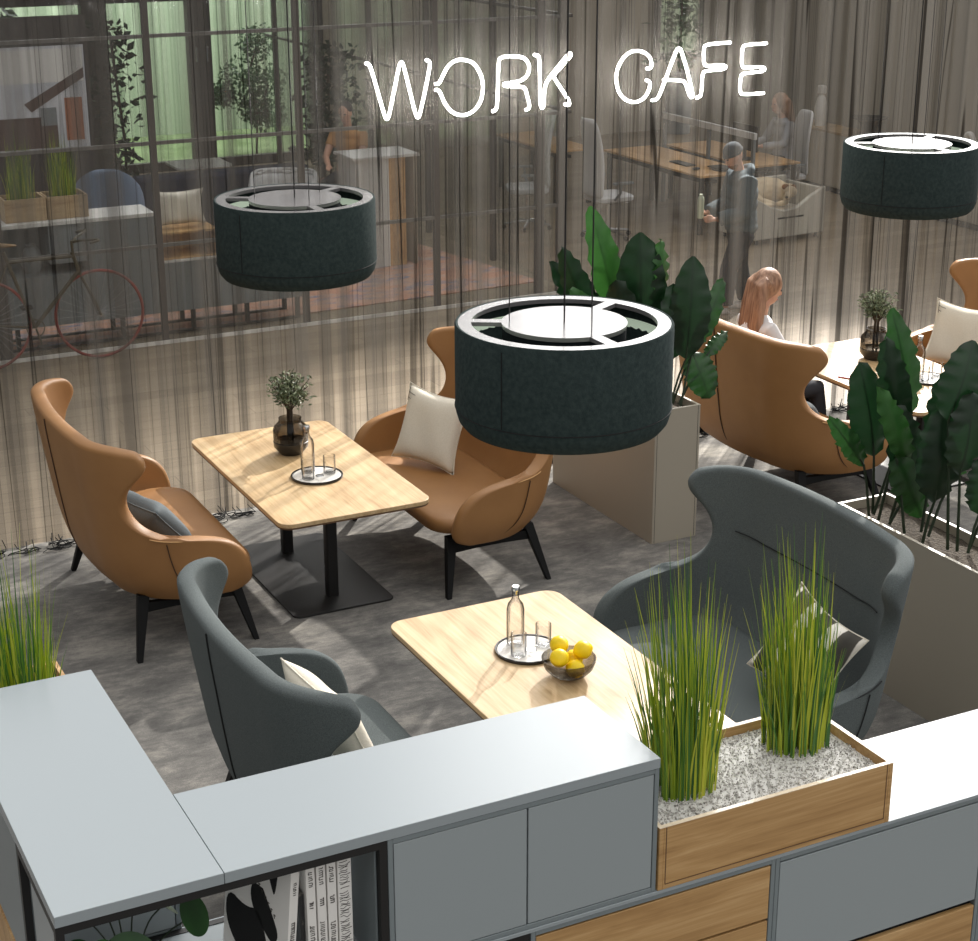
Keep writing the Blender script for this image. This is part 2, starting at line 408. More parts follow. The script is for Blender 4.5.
# glass partition: posts, rails, panes, white floor track
w = MB()
for x, hw in ((1.5, .03), (2.95, .055), (4.45, .028), (5.89, .028), (7.32, .028), (8.50, .045), (8.76, .05)):
    w.box(x-hw, GY-.03, 0, x+hw, GY+.03, 3.9)
gp = struct(w.build('window_3', 'frame', smooth=0))
w = MB()
for z in (.945, 1.90, 2.86): w.box(.2, GY-.02, z-.016, 8.72, GY+.02, z+.016)
w.build('rail', 'rail', gp, smooth=0)
MB().box(.2, GY-.05, 0, 8.72, GY-.034, .035).build('floor_track', 'track', gp, smooth=0)
MB().box(.2, GY-.004, .03, 8.7, GY+.004, 3.9).build('pane', 'pane', gp, smooth=0)
w = MB()
for i in range(1, 6): w.box(8.82, GY+i*1.75-.03, 0, 8.88, GY+i*1.75+.03, 3.9)
for z in (1.90, 2.86): w.box(8.83, GY, z-.016, 8.87, FY-.2, z+.016)
gp2 = struct(w.build('window_4', 'frame', smooth=0))
MB().box(8.846, GY+.05, .03, 8.854, FY-.2, 3.9).build('pane', 'pane', gp2, smooth=0)

# ------------------------------------------------------------------ string curtain
nx, nz = 900, 10
X0, X1, ZT = .6, 12.6, 4.3
vs = []; fs = []
for j in range(nz+1):
    z = .015 + (ZT-.015)*j/nz
    for i in range(nx+1):
        x = X0 + (X1-X0)*i/nx
        y = .028*math.sin(x*13.0+1.7*math.sin(x*2.3)) + .016*math.sin(x*31+2*math.sin(x*5.1)) + .012*noise.noise(V((x*3, z*.7, 0)))
        vs.append((x, CY+y, z))
for j in range(nz):
    for i in range(nx):
        a = j*(nx+1)+i; fs.append((a, a+1, a+nx+2, a+nx+1))
cur = thing('string_curtain', 'tall sheer grey curtain of fine vertical strings hanging across the room behind the tables', 'curtain', (0, 0, 0))
MB().add(vs, fs).build('curtain_strings', 'sheer', cur, smooth=180)
fr = MB()
rnd = random.Random(3)
for i in range(230):
    x = X0 + (X1-X0)*rnd.random(); y = CY-.02-.10*rnd.random()
    p = [V((x, CY-.01, .05+.05*rnd.random()**3)), V((x+.03*rnd.uniform(-1, 1), y, .03))]
    a = rnd.uniform(0, 2*PI); turn = rnd.choice((-1, 1))
    for k in range(rnd.randint(5, 14)):
        a += turn*rnd.uniform(.2, 1.3); st = rnd.uniform(.015, .05)
        q = p[-1] + V((math.cos(a)*st*1.4, math.sin(a)*st*.6, 0)); q.z = .006+.02*rnd.random(); p.append(q)
    fr.tube(chaikin(p, 1), .0035, 4)
fo = fr.build('fringe', 'gap', cur); fo['kind'] = 'stuff'; fo['label'] = 'black tangled thread ends lying on the carpet'

# ------------------------------------------------------------------ neon sign
NEON = {
'W':[(4.591,3.082),(4.617,3.074),(4.632,3.044),(4.72,2.727),(4.737,2.693),(4.756,2.725),(4.837,3.058),(4.854,3.08),(4.87,3.056),(4.951,2.72),(4.969,2.691),(4.987,2.717),(5.068,3.038),(5.065,3.069),(5.037,3.081)],
'O':[(5.104,2.916),(5.131,2.914),(5.155,2.955),(5.201,3.034),(5.261,3.067),(5.321,3.07),(5.399,3.044),(5.456,2.964),(5.474,2.871),(5.455,2.772),(5.388,2.702),(5.301,2.686),(5.223,2.717),(5.167,2.79),(5.144,2.852),(5.124,2.876),(5.103,2.876)],
'R':[(5.542,2.701),(5.571,2.709),(5.583,2.748),(5.591,3.041),(5.61,3.071),(5.723,3.073),(5.803,3.053),(5.839,2.997),(5.821,2.928),(5.759,2.893),(5.652,2.89),(5.628,2.881),(5.652,2.867),(5.759,2.861),(5.804,2.847),(5.817,2.796),(5.839,2.729),(5.832,2.701),(5.805,2.695)],
'K':[(5.871,3.073),(5.905,3.065),(5.917,3.032),(5.922,2.727),(5.937,2.695),(5.954,2.717),(5.957,2.858),(6.011,2.926),(6.145,3.062),(6.169,3.069),(6.167,3.045),(6.032,2.928),(6.033,2.901),(6.15,2.752),(6.165,2.715),(6.145,2.7),(6.123,2.718)],
'C':[(6.8,2.927),(6.838,2.927),(6.844,2.967),(6.815,3.024),(6.738,3.06),(6.653,3.056),(6.579,2.996),(6.54,2.903),(6.556,2.791),(6.615,2.715),(6.711,2.688),(6.787,2.712),(6.833,2.782),(6.835,2.831),(6.798,2.846)],
'A':[(6.851,2.698),(6.894,2.697),(6.925,2.744),(7.046,3.037),(7.072,3.064),(7.101,3.034),(7.21,2.727),(7.204,2.69),(7.177,2.713),(7.142,2.802),(7.113,2.826),(6.945,2.839)],
'F':[(7.241,2.691),(7.277,2.698),(7.285,2.739),(7.285,2.862),(7.308,2.884),(7.467,2.885),(7.497,2.9),(7.469,2.919),(7.322,2.915),(7.294,2.935),(7.288,3.054),(7.315,3.075),(7.521,3.078)],
'E':[(7.852,3.056),(7.663,3.055),(7.632,3.04),(7.631,2.909),(7.657,2.884),(7.822,2.887),(7.85,2.869),(7.828,2.85),(7.661,2.848),(7.627,2.831),(7.626,2.714),(7.651,2.689),(7.848,2.689)]}
sg = thing('neon_sign', 'white neon sign reading WORK CAFE hanging in front of the sheer curtain', 'sign', (6.2, 10.93, 2.65))
for ch, pts in NEON.items():
    p3 = [V((x-6.2, 0, z-2.65)) for x, z in pts]
    o = MB().tube(chaikin(p3, 2), .0096, 8).build('letter', 'neon', sg, smooth=180)
    o['label'] = 'glowing tube letter ' + ch
for x in (4.75, 5.3, 5.72, 6.03, 6.69, 7.07, 7.4, 7.74): MB().tube([(x-6.2, .005, .42), (x-6.2, .005, 1.6)], .0012, 4).build('hanging_wire', 'steel', sg)

# ------------------------------------------------------------------ sofas
SIDE = [(1.14, .355), (1.29, .40), (1.37, .465), (1.395, .54), (1.385, .605), (1.34, .662), (1.265, .70), (1.16, .724), (1.06, .738), (.97, .752), (.89, .778), (.825, .822), (.785, .88), (.773, .94), (.787, 1.0), (.835, 1.07), (.905, 1.135), (.955, 1.19), (.955, 1.24), (.91, 1.29)]
TOP = [(0, 1.325), (.25, 1.325), (.5, 1.322), (.68, 1.318), (.80, 1.31), (.91, 1.29)]
A_TAB = sorted((z, a) for a, z in SIDE)
U_TAB = [(.35, -.31), (.40, -.36), (.47, -.405), (.6, -.445), (.8, -.475), (1.0, -.50), (1.2, -.525), (1.33, -.535)]
def curve(tab, t):
    """smooth point on a polyline, t in 0..1 by length"""
    P_ = [V((a, z)) for a, z in tab]; L_ = [0]
    for a, b in zip(P_, P_[1:]): L_.append(L_[-1]+(b-a).length)
    d = t*L_[-1]
    for i in range(len(P_)-1):
        if d <= L_[i+1]+1e-9: break
    f = (d-L_[i])/(L_[i+1]-L_[i]); p1, p2 = P_[i], P_[i+1]; p0 = P_[max(i-1, 0)]; p3 = P_[min(i+2, len(P_)-1)]
    return .5*((2*p1)+(p2-p0)*f+(2*p0-5*p1+4*p2-p3)*f*f+(3*p1-p0-3*p2+p3)*f**3)
def smooth_tab(tab, z):
    return sum(interp(tab, z+d) for d in (-.05, -.025, 0, .025, .05))/5
def shell_pt(a, z, off=0):
    ub = smooth_tab(U_TAB, z) - off
    W = smooth_tab([(.33, .74), (.42, .80), (.5, .822), (.8, .835), (1.33, .845)], z) + off
    r = interp([(.36, .42), (.8, .42), (1.33, .36)], z)
    L = W - r; s = 1 if a >= 0 else -1; a = abs(a); arc = r*PI/2
    bulge = .035*(1-min(a/L, 1)**2)
    if a <= L: u, v = ub-bulge, a
    elif a <= L+arc:
        t = (a-L)/r; u, v = ub + r*(1-math.cos(t)), L + r*math.sin(t)
    else:
        d = a-L-arc; u, v = ub+r+d, W - .02*d
    return V((u, s*v, z))
def shell_grid(N=46, K=34):
    rows = []
    c0 = V(SIDE[0]); c1 = V(SIDE[-1])
    for j in range(K+1):
        t = j/K; Rr = curve(SIDE, t); row = []
        for i in range(N+1):
            q = -1+2*i/N; s_ = abs(q); sg = 1 if q >= 0 else -1
            Bm = V((SIDE[0][0]*s_, SIDE[0][1])); Tp = curve(TOP, s_)
            Lm = V((0, .355+(1.325-.355)*t))          # mid line
            p = (1-t)*Bm + t*Tp + (1-s_)*Lm + s_*Rr - ((1-s_)*(1-t)*V((0, .355)) + s_*(1-t)*c0 + (1-s_)*t*V((0, 1.325)) + s_*t*c1)
            row.append(shell_pt(sg*max(p.x, 0), p.y))
        rows.append(row)
    return rows
def make_sofa(name, label, fab, seam, edge, cat='sofa', group=None):
    t = thing(name, label, cat, (0, 0, 0), 0, group)
    rows = shell_grid()
    mb = MB(); mb.loft(rows, False, False, closed=False)
    sh = mb.build('shell', fab, t, smooth=180, solid=(.085, 0), sub=1)
    # make the thickness grow inward
    # underside pan
    pan = []
    for z, k in ((.33, .72), (.345, .88), (.37, .96), (.40, 1.0), (.435, 1.0)):
        pan.append([(x*k+.0, y*k, z) for x, y in rrect(-.335, -.735, .34, .735, .26, 6)])
    MB().loft(pan).build('seat_base', fab, t, smooth=50)
    cu = []
    for z, k in ((.40, .955), (.425, .985), (.455, 1.0), (.48, .985), (.497, .94), (.505, .84), (.510, .6), (.512, .3)):
        cu.append([((x-.02)*k+.02, y*k, z) for x, y in rrect(-.37, -.755, .405, .755, .2, 6)])
    MB().loft(cu).build('seat_cushion', fab, t, smooth=60)
    # seams
    for s in (-1, 1):
        sm = MB(); sm.tube([shell_pt(s*min(1.02, interp(A_TAB, z)-.01), z, .039) for z in [.37+.36*k/16 for k in range(17)]], .0035, 5)
        sm.build('seam', seam, t)['label'] = 'dark seam line on the arm'
    sm = MB(); sm.tube([shell_pt(0, z, .0455) for z in [.37+.925*k/30 for k in range(31)]], .0048, 5)
    sm.build('seam', seam, t)['label'] = 'dark upright seam line down the middle of the back'
    sm = MB(); sm.tube([shell_pt(-.60+1.2*k/24, .99-.03*(1-(k/12-1)**2), -.043) for k in range(25)], .0035, 5)
    sm.build('seam', seam, t)['label'] = 'dark seam line across the inside of the back'
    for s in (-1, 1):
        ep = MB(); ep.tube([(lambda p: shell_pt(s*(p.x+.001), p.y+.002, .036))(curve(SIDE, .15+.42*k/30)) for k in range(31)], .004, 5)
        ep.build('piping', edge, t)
    # legs
    for sx in (-1, 1):
        for sy in (-1, 1):
            top = V((sx*.27, sy*.63, .36)); bot = V((sx*.355, sy*.77, 0))
            r = []
            for p, a, b in ((bot, .016, .020), (bot.lerp(top, .75), .030, .026), (top, .034, .026)):
                r.append([(p.x-a, p.y-b, p.z), (p.x+a, p.y-b, p.z), (p.x+a, p.y+b, p.z), (p.x-a, p.y+b, p.z)])
            MB().loft(r).build('leg', 'black', t, smooth=0, bevel=.004)
    for sy in (-1, 1):
        b = MB(); z0 = .285
        b.loft([[(x, sy*.655-.018, z0-h), (x, sy*.655+.018, z0-h), (x, sy*.645+.018, z0+h), (x, sy*.645-.018, z0+h)] for x, h in ((-.28, .03), (-.1, .022), (.1, .022), (.28, .03))])
        b.box(-.02, sy*.64-.02, .29, .02, sy*.3, .335)
        b.build('stretcher', 'black', t, smooth=0, bevel=.004)
    return t

SOF = 'wing-backed two-seat sofas around the tables'
TC1, TC2, TC3 = (3.615, 9.77), (3.615, 6.49), (8.29, 9.77)
DX = .99
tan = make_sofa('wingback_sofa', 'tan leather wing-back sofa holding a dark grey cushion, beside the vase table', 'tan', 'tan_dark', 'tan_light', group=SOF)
tan.location = (TC1[0]-DX, TC1[1], 0)
dup(tan, (TC1[0]+DX, TC1[1], 0), PI, 'tan leather wing-back sofa holding a cream cushion, between vase table and tall planter')
dup(tan, (TC3[0]-DX, TC3[1], 0), 0, 'tan leather wing-back sofa seen from behind with a red-haired woman sitting in it')
dup(tan, (TC3[0]+DX, TC3[1], 0), PI, 'tan leather wing-back sofa at the far right edge, mostly hidden by big leaves')
gry = make_sofa('wingback_sofa', 'charcoal wool wing-back sofa with a plain cream cushion, behind the blue-grey cabinets', 'grey', 'grey_dark', 'grey_dark', group=SOF)
gry.location = (TC2[0]-DX-.085, TC2[1], 0)
dup(gry, (TC2[0]+DX+.03, TC2[1], 0), PI, 'charcoal wool wing-back sofa with a striped cushion, behind the grass planter')

# ------------------------------------------------------------------ cushions
def pillow(name, label, mat, loc, rot, w=.46, h=.46, th=.075, marks=True):
    n = 18; rows = []
    def side(sg):
        g = []
        for j in range(n+1):
            row = []
            for i in range(n+1):
                a, b = -1+2*i/n, -1+2*j/n
                px = a*(1-.14*(1-b*b)*abs(a)**2)*w/2; py = b*(1-.14*(1-a*a)*abs(b)**2)*h/2
                t = th*((1-a**4)*(1-b**4))**.55
                t += .007*math.sin(5*a+2*b)*(1-a*a)*(1-b*b)
                row.append((px, py, sg*t))
            g.append(row)
        return g
    t = thing(name, label, 'cushion', loc, 0)
    t.rotation_euler = rot
    mb = MB(); mb.loft(side(1), False, False, closed=False); mb.loft(side(-1), False, False, closed=False)
    o = mb.build('cover', mat, t, smooth=180)
    bm = bmesh.new(); bm.from_mesh(o.data); bmesh.ops.remove_doubles(bm, verts=bm.verts, dist=.0004); bmesh.ops.recalc_face_normals(bm, faces=bm.faces); bm.to_mesh(o.data); bm.free()
    rim = []
    g = side(1)
    rim = [g[0][i] for i in range(n)] + [g[j][n] for j in range(n)] + [g[n][n-i] for i in range(n)] + [g[n-j][0] for j in range(n)]
    MB().tube(rim, .004, 5, closed=True).build('piping', mat if mat != 'stripes' else 'cream', t)
    if marks:
        k = MB()
        for s in (1, -1):
            f = lambda a, b: (a*w/2, b*h/2, s*(th*((1-a**4)*(1-b**4))**.55+.004))
            k.tube([f(-.86, .9), f(-.82, .72), f(-.78, .55)], .0022, 4)
            k.tube([f(-.84, .78), f(-.72, .74), f(-.58, .72)], .0022, 4)
            k.tube([f(-.80, .64), f(-.70, .60)], .0022, 4)
        k.build('stitching', 'ink', t)
    return t
def eul(right, normal):
    """rotation whose local X runs along RIGHT and local Z along NORMAL"""
    z = V(normal).normalized(); x = V(right); x = (x - z*x.dot(z)).normalized(); y = z.cross(x)
    return Matrix((x, y, z)).transposed().to_euler()
pillow('cushion', 'dark grey cotton cushion slumped on the tan sofa beside the curtain', 'slate', (2.50, 9.42, .70), eul((.35, -1, -.12), (.70, .25, .70)), .50, .44, .095, False)
pillow('cushion', 'cream linen cushion with dark corner stitches on the tan sofa near the planter', 'cream', (4.62, 10.02, .77), eul((.42, -.90, -.05), (-.86, -.50, .36)), .52, .52)
pillow('cushion', 'cream linen cushion tucked behind the wing of the charcoal sofa', 'cream', (2.44, 6.36, .81), eul((.30, -1, -.05), (.85, .12, .42)), .52, .52)
pillow('cushion', 'grey cushion with woven white stripes leaning in the charcoal sofa', 'stripes', (4.74, 6.03, .79), eul((.25, -1, -.38), (-.93, -.30, .38)), .46, .50, .075, False)
pillow('cushion', 'dark grey cotton cushion beside the seated red-haired woman', 'slate', (7.16, 9.36, .66), eul((.1, -1, -.1), (.75, .1, .66)), .46, .44, .085, False)
pillow('cushion', 'cream linen cushion with dark corner stitches beyond the big leaves', 'cream', (9.30, 10.16, .79), eul((.42, -.90, -.05), (-.86, -.50, .36)), .52, .52)

# ------------------------------------------------------------------ tables
def make_table():
    t = thing('cafe_table', 'oak-topped cafe table carrying a vase of olive sprigs, between two tan sofas', 'table', (*TC1, 0), 0, 'oak-topped cafe tables')
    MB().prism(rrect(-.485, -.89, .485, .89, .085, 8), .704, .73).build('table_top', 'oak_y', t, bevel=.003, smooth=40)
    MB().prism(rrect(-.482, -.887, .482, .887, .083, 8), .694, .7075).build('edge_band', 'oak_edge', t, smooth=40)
    for y in (-.40, .40):
        MB().prism(rrect(-.036, y-.036, .036, y+.036, .014, 3), .012, .70).build('leg', 'black_metal', t, smooth=40)
    MB().prism(rrect(-.335, -.63, .335, .63, .05, 6), 0, .013).build('base_plate', 'black_metal', t, bevel=.003, smooth=40)
    return t
tb = make_table()
dup(tb, (*TC2, 0), 0, 'oak-topped cafe table carrying a bowl of lemons, between two charcoal sofas')
dup(tb, (*TC3, 0), 0, 'oak-topped cafe table with bright glare, in front of the seated red-haired woman')

def make_tray(loc, label):
    t = thing('serving_tray', label, 'tray', loc, 0, 'round serving trays on the tables')
    MB().lathe([(0, .002), (.15, .002), (.152, .006), (.15, .010), (0, .0105)], 40).build('tray_plate', 'marble', t, smooth=40)
    MB().lathe([(.152, 0), (.163, 0), (.165, .010), (.162, .015), (.155, .015), (.152, .010), (.152, 0)], 40).build('rim', 'vase_base', t, smooth=50)
    MB().lathe([(0, .0108), (.028, .0108), (.026, .013), (0, .0135)], 20, c=(.01, -.02, 0)).build('centre_disc', 'chrome', t)
    return t
def make_glass(loc, label):
    mb = MB().lathe([(0, 0), (.036, 0), (.039, .006), (.039, .115), (.037, .115), (.036, .010), (0, .009)], 24)
    o = mb.build('drinking_glass', 'glass', smooth=50); o.location = loc
    return tag(o, label, 'glass', 'clear tumblers on the trays')
def make_carafe(loc, label):
    t = thing('carafe', label, 'carafe', loc, 0, 'clear glass carafes on the trays')
    MB().lathe([(0, 0), (.040, 0), (.044, .008), (.044, .185), (.038, .215), (.022, .236), (.017, .25), (.017, .282), (.015, .282), (.015, .25), (.036, .21), (.042, .185), (.042, .010), (0, .009)], 28).build('bottle', 'glass', t, smooth=50)
    MB().lathe([(0, .268), (.014, .268), (.014, .284), (.021, .286), (.021, .304), (.018, .308), (0, .308)], 18).build('stopper', 'chrome', t, smooth=40)
    return t
def make_vase(loc, label, label2):
    t = thing('vase', label, 'vase', loc, 0, 'smoked glass vases on the tables')
    MB().lathe([(0, .052), (.100, .054), (.112, .07), (.114, .16), (.108, .18), (.076, .215), (.073, .236), (.075, .24), (.070, .24), (.069, .212), (.102, .175), (.108, .155), (.106, .07), (0, .058)], 32).build('vessel', 'smoke', t, smooth=40)
    MB().lathe([(0, 0), (.072, 0), (.076, .006), (.112, .05), (.1145, .085), (.110, .088), (0, .088)], 32).build('vase_bottom', 'vase_base', t, smooth=40)
    b = thing('olive_sprig', label2, 'plant', (loc[0], loc[1], loc[2]+.095), 0, 'olive sprigs in the vases')
    rnd = random.Random(11); st = MB(); lf = MB()
    for k in range(46):
        a = rnd.uniform(0, 2*PI); r = rnd.uniform(.02, .15); h = .36+.10*rnd.random()-.5*r*r/.15
        tip = V((r*math.cos(a), r*math.sin(a), h)); p0 = V((.02*math.cos(a), .02*math.sin(a), 0))
        mid = V((.018*math.cos(a), .018*math.sin(a), .20))
        pts = [p0, mid, mid.lerp(tip, .5)+V((0, 0, .03)), tip]
        st.tube(pts, .0022, 4)
        for q in range(24):
            f = .30+.70*q/23; c = mid.lerp(tip, f) + V((rnd.gauss(0, .016), rnd.gauss(0, .016), rnd.gauss(0, .014)))
            d = V((rnd.gauss(0, 1), rnd.gauss(0, 1), rnd.gauss(.6, .6))).normalized(); s_ = d.orthogonal().normalized()
            L = rnd.uniform(.020, .040); W = .0065
            lf.add([c, c+d*L*.5+s_*W, c+d*L, c+d*L*.5-s_*W], [(0, 1, 2, 3)])
    st.build('twig', 'twig', b); lf.build('foliage', 'olive', b, smooth=0)
    return t
make_vase((3.645, 10.09, .731), 'smoked glass vase on the table between the tan sofas nearest the curtain', 'bushy grey-green olive sprigs in the vase between two tan sofas')
make_vase((8.43, 10.13, .731), 'smoked glass vase on the glaring table behind the big leaves', 'bushy grey-green olive sprigs in the vase behind the big leaves')
for (x, y), nm in (((3.625, 9.585), 'between the tan sofas, next to the vase'), ((3.62, 6.765), 'next to the bowl of lemons'), ((8.42, 9.50), 'on the glaring table behind the leaves')):
    make_tray((x, y, .731), 'round white tray with dark rim ' + nm)
    make_glass((x-.075, y-.045, .7432), 'nearer clear tumbler on the tray ' + nm)
    make_glass((x+.085, y+.00, .7432), 'farther clear tumbler on the tray ' + nm)
    make_carafe((x-.03, y+.075, .7432), 'tall clear carafe on the tray ' + nm)
# lemons
bw = thing('fruit_bowl', 'smoked glass bowl heaped with lemons on the oak table', 'bowl', (3.66, 6.43, .731))
MB().lathe([(0, 0), (.05, 0), (.085, .018), (.116, .05), (.129, .085), (.130, .10), (.126, .10), (.122, .08), (.108, .052), (.08, .026), (.04, .012), (0, .011)], 36).build('bowl_glass', 'smoke', bw, smooth=60)
rr_, cc_ = V((.893, -.45, 0)), V((-.45, -.893, 0))
LEM = [((-.045, -.042, .138), 'lemon topmost at the back of the bowl heap'), ((.066, -.008, .128), 'lemon on top of the bowl, on the striped-cushion side'), ((-.048, .060, .118), 'lemon on top of the bowl heap, facing the cabinets'), ((.028, .056, .060), 'lemon low in the bowl seen through the smoked glass'), ((.026, -.056, .058), 'lemon half hidden in the middle of the bowl')]
LEM = [(rr_*a+cc_*b+V((0, 0, c+.006)), d) for (a, b, c), d in LEM]
for i, (p, lb) in enumerate(LEM):
    mb = MB(); prof = [(0, -.046), (.006, -.044), (.014, -.039), (.028, -.026), (.036, -.006), (.036, .008), (.028, .026), (.014, .039), (.006, .045), (0, .047)]
    mb.lathe(prof, 18)
    o = mb.build('lemon', 'lemon', smooth=180); o.location = V(p)+V((3.66, 6.43, .731)); o.rotation_euler = (1.45, 0, .4+1.1*i)
    o.scale = (1.24, 1.24, 1.1)
    tag(o, 'bright yellow ' + lb, 'lemon', 'lemons in the bowl')

# ------------------------------------------------------------------ pendant lamps
def make_pendant():
    t = thing('pendant_lamp', 'large dark green felt drum pendant lamp hanging over the lemon table', 'pendant lamp', (0, 0, 0), 0, 'drum pendant lamps')
    R, H = .485, .47
    MB().lathe([(R*.97, -.02), (R*.97, .0), (R*.99, .002), (R, -.006), (R, -H+.10), (R*.995, -H+.07), (R*.97, -H+.03), (R*.92, -H), (R*.84, -H), (R*.84, -H+.02), (R*.88, -H+.04), (R*.97, -.05), (R*.97, -.02)], 72).build('drum_shade', 'felt', t, smooth=50)
    sm = MB(); sm.tube([((R+.001)*math.cos(a), (R+.001)*math.sin(a), -H+.092) for a in [2*PI*k/72 for k in range(72)]], .0025, 4, closed=True)
    a = math.radians(208); sm.tube([((R+.001)*math.cos(a), (R+.001)*math.sin(a), z) for z in (-.03, -.2, -H+.1)], .0025, 4)
    sm.build('seam', 'gap', t)
    top = MB()
    n = 72; ro, ri = R*.972, R*.85
    def ringseg(r0, r1, z0, z1):
        top.loft([[(r*math.cos(2*PI*k/n), r*math.sin(2*PI*k/n), z) for k in range(n)] for r, z in ((r0, z0), (r1, z0), (r1, z1), (r0, z1), (r0, z0))], False, False)
    ringseg(ri, ro, -.02, 0)
    top.lathe([(0, -.02), (R*.57, -.02), (R*.575, 0), (0, 0)], 56)
    for d in (150, 30, 270):
        a = math.radians(d); c, s_ = math.cos(a), math.sin(a); w = .028
        q = [(R*.55*c-w*s_, R*.55*s_+w*c), (R*.55*c+w*s_, R*.55*s_-w*c), (R*.87*c+w*s_, R*.87*s_-w*c), (R*.87*c-w*s_, R*.87*s_+w*c)]
        top.prism(q, -.019, -.0005)
    top.build('top_plate', 'white_gloss', t, smooth=40)
    MB().lathe([(R*.54, -.022), (R*.565, -.022), (R*.565, -H+.05), (R*.54, -H+.05), (R*.54, -.022)], 56).build('inner_ring', 'felt_dark', t, smooth=40)
    MB().lathe([(0, -H+.018), (R*.84, -H+.018), (R*.84, -H+.035), (0, -H+.035)], 56).build('diffuser', 'diffuser', t, smooth=40)
    MB().lathe([(R*.955, -.075), (R*.963, -.075), (R*.963, -.36), (R*.955, -.36), (R*.955, -.075)], 56).build('lit_wall_liner', 'diffuser', t, smooth=40)  # added glowing liner, imitates light on the inside of the drum
    cb = MB()
    for d in (150, 30, 270):
        a = math.radians(d); cb.tube([(R*.5*math.cos(a), R*.5*math.sin(a), 0), (R*.5*math.cos(a), R*.5*math.sin(a), 2.3)], .0028, 5)
    cb.tube([(0, 0, 0), (0, 0, 2.3)], .0045, 6)
    cb.build('cable', 'black_metal', t)
    return t
pl = make_pendant(); pl.location = (3.635, 6.47, 2.455)
dup(pl, (3.62, 9.77, 2.455), 0, 'dark green felt drum pendant lamp hanging over the table between tan sofas')
dup(pl, (8.33, 9.77, 2.44), 0, 'dark green felt drum pendant lamp at the far right, beside the white figurine shelf')

# ------------------------------------------------------------------ tall planters with banana plants
def planter(name, label, x0, y0, x1, y1, h):
    t = thing(name, label, 'planter', ((x0+x1)/2, (y0+y1)/2, 0), 0, 'tall taupe planters between the seats')
    a, b = (x1-x0)/2, (y1-y0)/2; k = .018
    w = MB(); w.box(-a, -b, 0, -a+k, b, h); w.box(a-k, -b, 0, a, b, h); w.box(-a+k, -b, 0, a-k, -b+k, h); w.box(-a+k, b-k, 0, a-k, b, h)
    w.build('box_panel', 'taupe', t, smooth=0, bevel=.0015, seg=1)
    r = MB(); r.box(-a-.001, -b-.001, h, -a+k, b+.001, h+.003); r.box(a-k, -b-.001, h, a+.001, b+.001, h+.003); r.box(-a+k, -b-.001, h, a-k, -b+k, h+.003); r.box(-a+k, b-k, h, a-k, b+.001, h+.003)
    r.build('rim', 'taupe_rim_lit', t, smooth=0)
    g = MB()
    for s in (-1, 1): g.box(s*(a-k)-.0012, -b-.0012, .005, s*(a-k)+.0012, -b, h)
    g.build('panel_joint', 'gap', t, smooth=0)
    sv = []; n = 10; m = 30
    for j in range(m+1):
        sv.append([(-a+k+(2*a-2*k)*i/n, -b+k+(2*b-2*k)*j/m, h-.05+.012*noise.noise(V((i*1.3, j*1.3, 1)))) for i in range(n+1)])
    MB().loft(sv, False, False, closed=False).build('soil', 'soil', t)
    return t
planter('tall_planter', 'tall taupe box planter with banana plants beside the cream-cushion tan sofa', 5.862, 9.192, 6.214, 10.58, .938)
planter('tall_planter', 'tall taupe box planter with banana plants behind the striped-cushion charcoal sofa', 5.848, 5.86, 6.20, 7.245, .955)

def leaf_mesh(mb, p0, p1, W, face, bend=.09, rip=.02, seed=0, fold=.25):
    p0, p1 = V(p0), V(p1); d = p1-p0; L = d.length; dn = d.normalized()
    n_ = V(face); n_ = (n_ - dn*n_.dot(dn)).normalized(); s_ = dn.cross(n_)
    N = 18; rows = []
    for i in range(N+1):
        t = i/N
        c = p0.lerp(p1, t) + n_*(bend*L*(math.sin(PI*t)) )
        w = 1.06*W*max(.02, (math.sin(PI*min(1, t**.95))**.5))*(1-.12*t)
        if i == 0: w = W*.08
        if i == N: w = W*.02
        row = []
        for j in range(-4, 5):
            f = j/4
            e = s_*(f*w) - n_*(abs(f)**1.3*w*fold) + n_*(rip*math.sin(i*2.1+seed+(3 if f > 0 else 0))*abs(f)**2) + s_*(f*.4*rip*math.sin(i*2.9+seed))
            row.append(c+e)
        rows.append(row)
    mb.loft(rows, False, False, closed=False)
def banana(label, x, y, z, leaves, group):
    t = thing('banana_plant', label, 'plant', (x, y, z), 0, group)
    for k, (base, l0, l1, W, face, m) in enumerate(leaves):
        o = V((x, y, z)); l0 = V(l0)+(V(l0)-V(l1))*.06; b = V((x+base[0], y+base[1], z)) - o; q0 = V(l0)-o; q1 = V(l1)-o
        mid = b.lerp(q0, .55) + V((0, 0, .03))
        mb = MB(); leaf_mesh(mb, q0, q1, W, face, seed=k*1.7)
        lf = mb.build('leaf', m, t, smooth=180)
        d = (q1-q0); nn = V(face); dn = d.normalized(); nn = (nn-dn*nn.dot(dn)).normalized()
        MB().tube([b, mid, q0, *[q0.lerp(q1, f)+nn*(.08*d.length*math.sin(PI*f)-.004) for f in (.2, .4, .6, .8, .96)]], [.009, .008, .007, .006, .005, .004, .003, .002], 6).build('leaf_stalk', 'stem', t)
    return t
CAM = V((-.45, -.85, .30))
def F(dx, dy=0, dz=0): return CAM + V((dx, dy, dz))
G1 = 'banana plants in the tall planters'
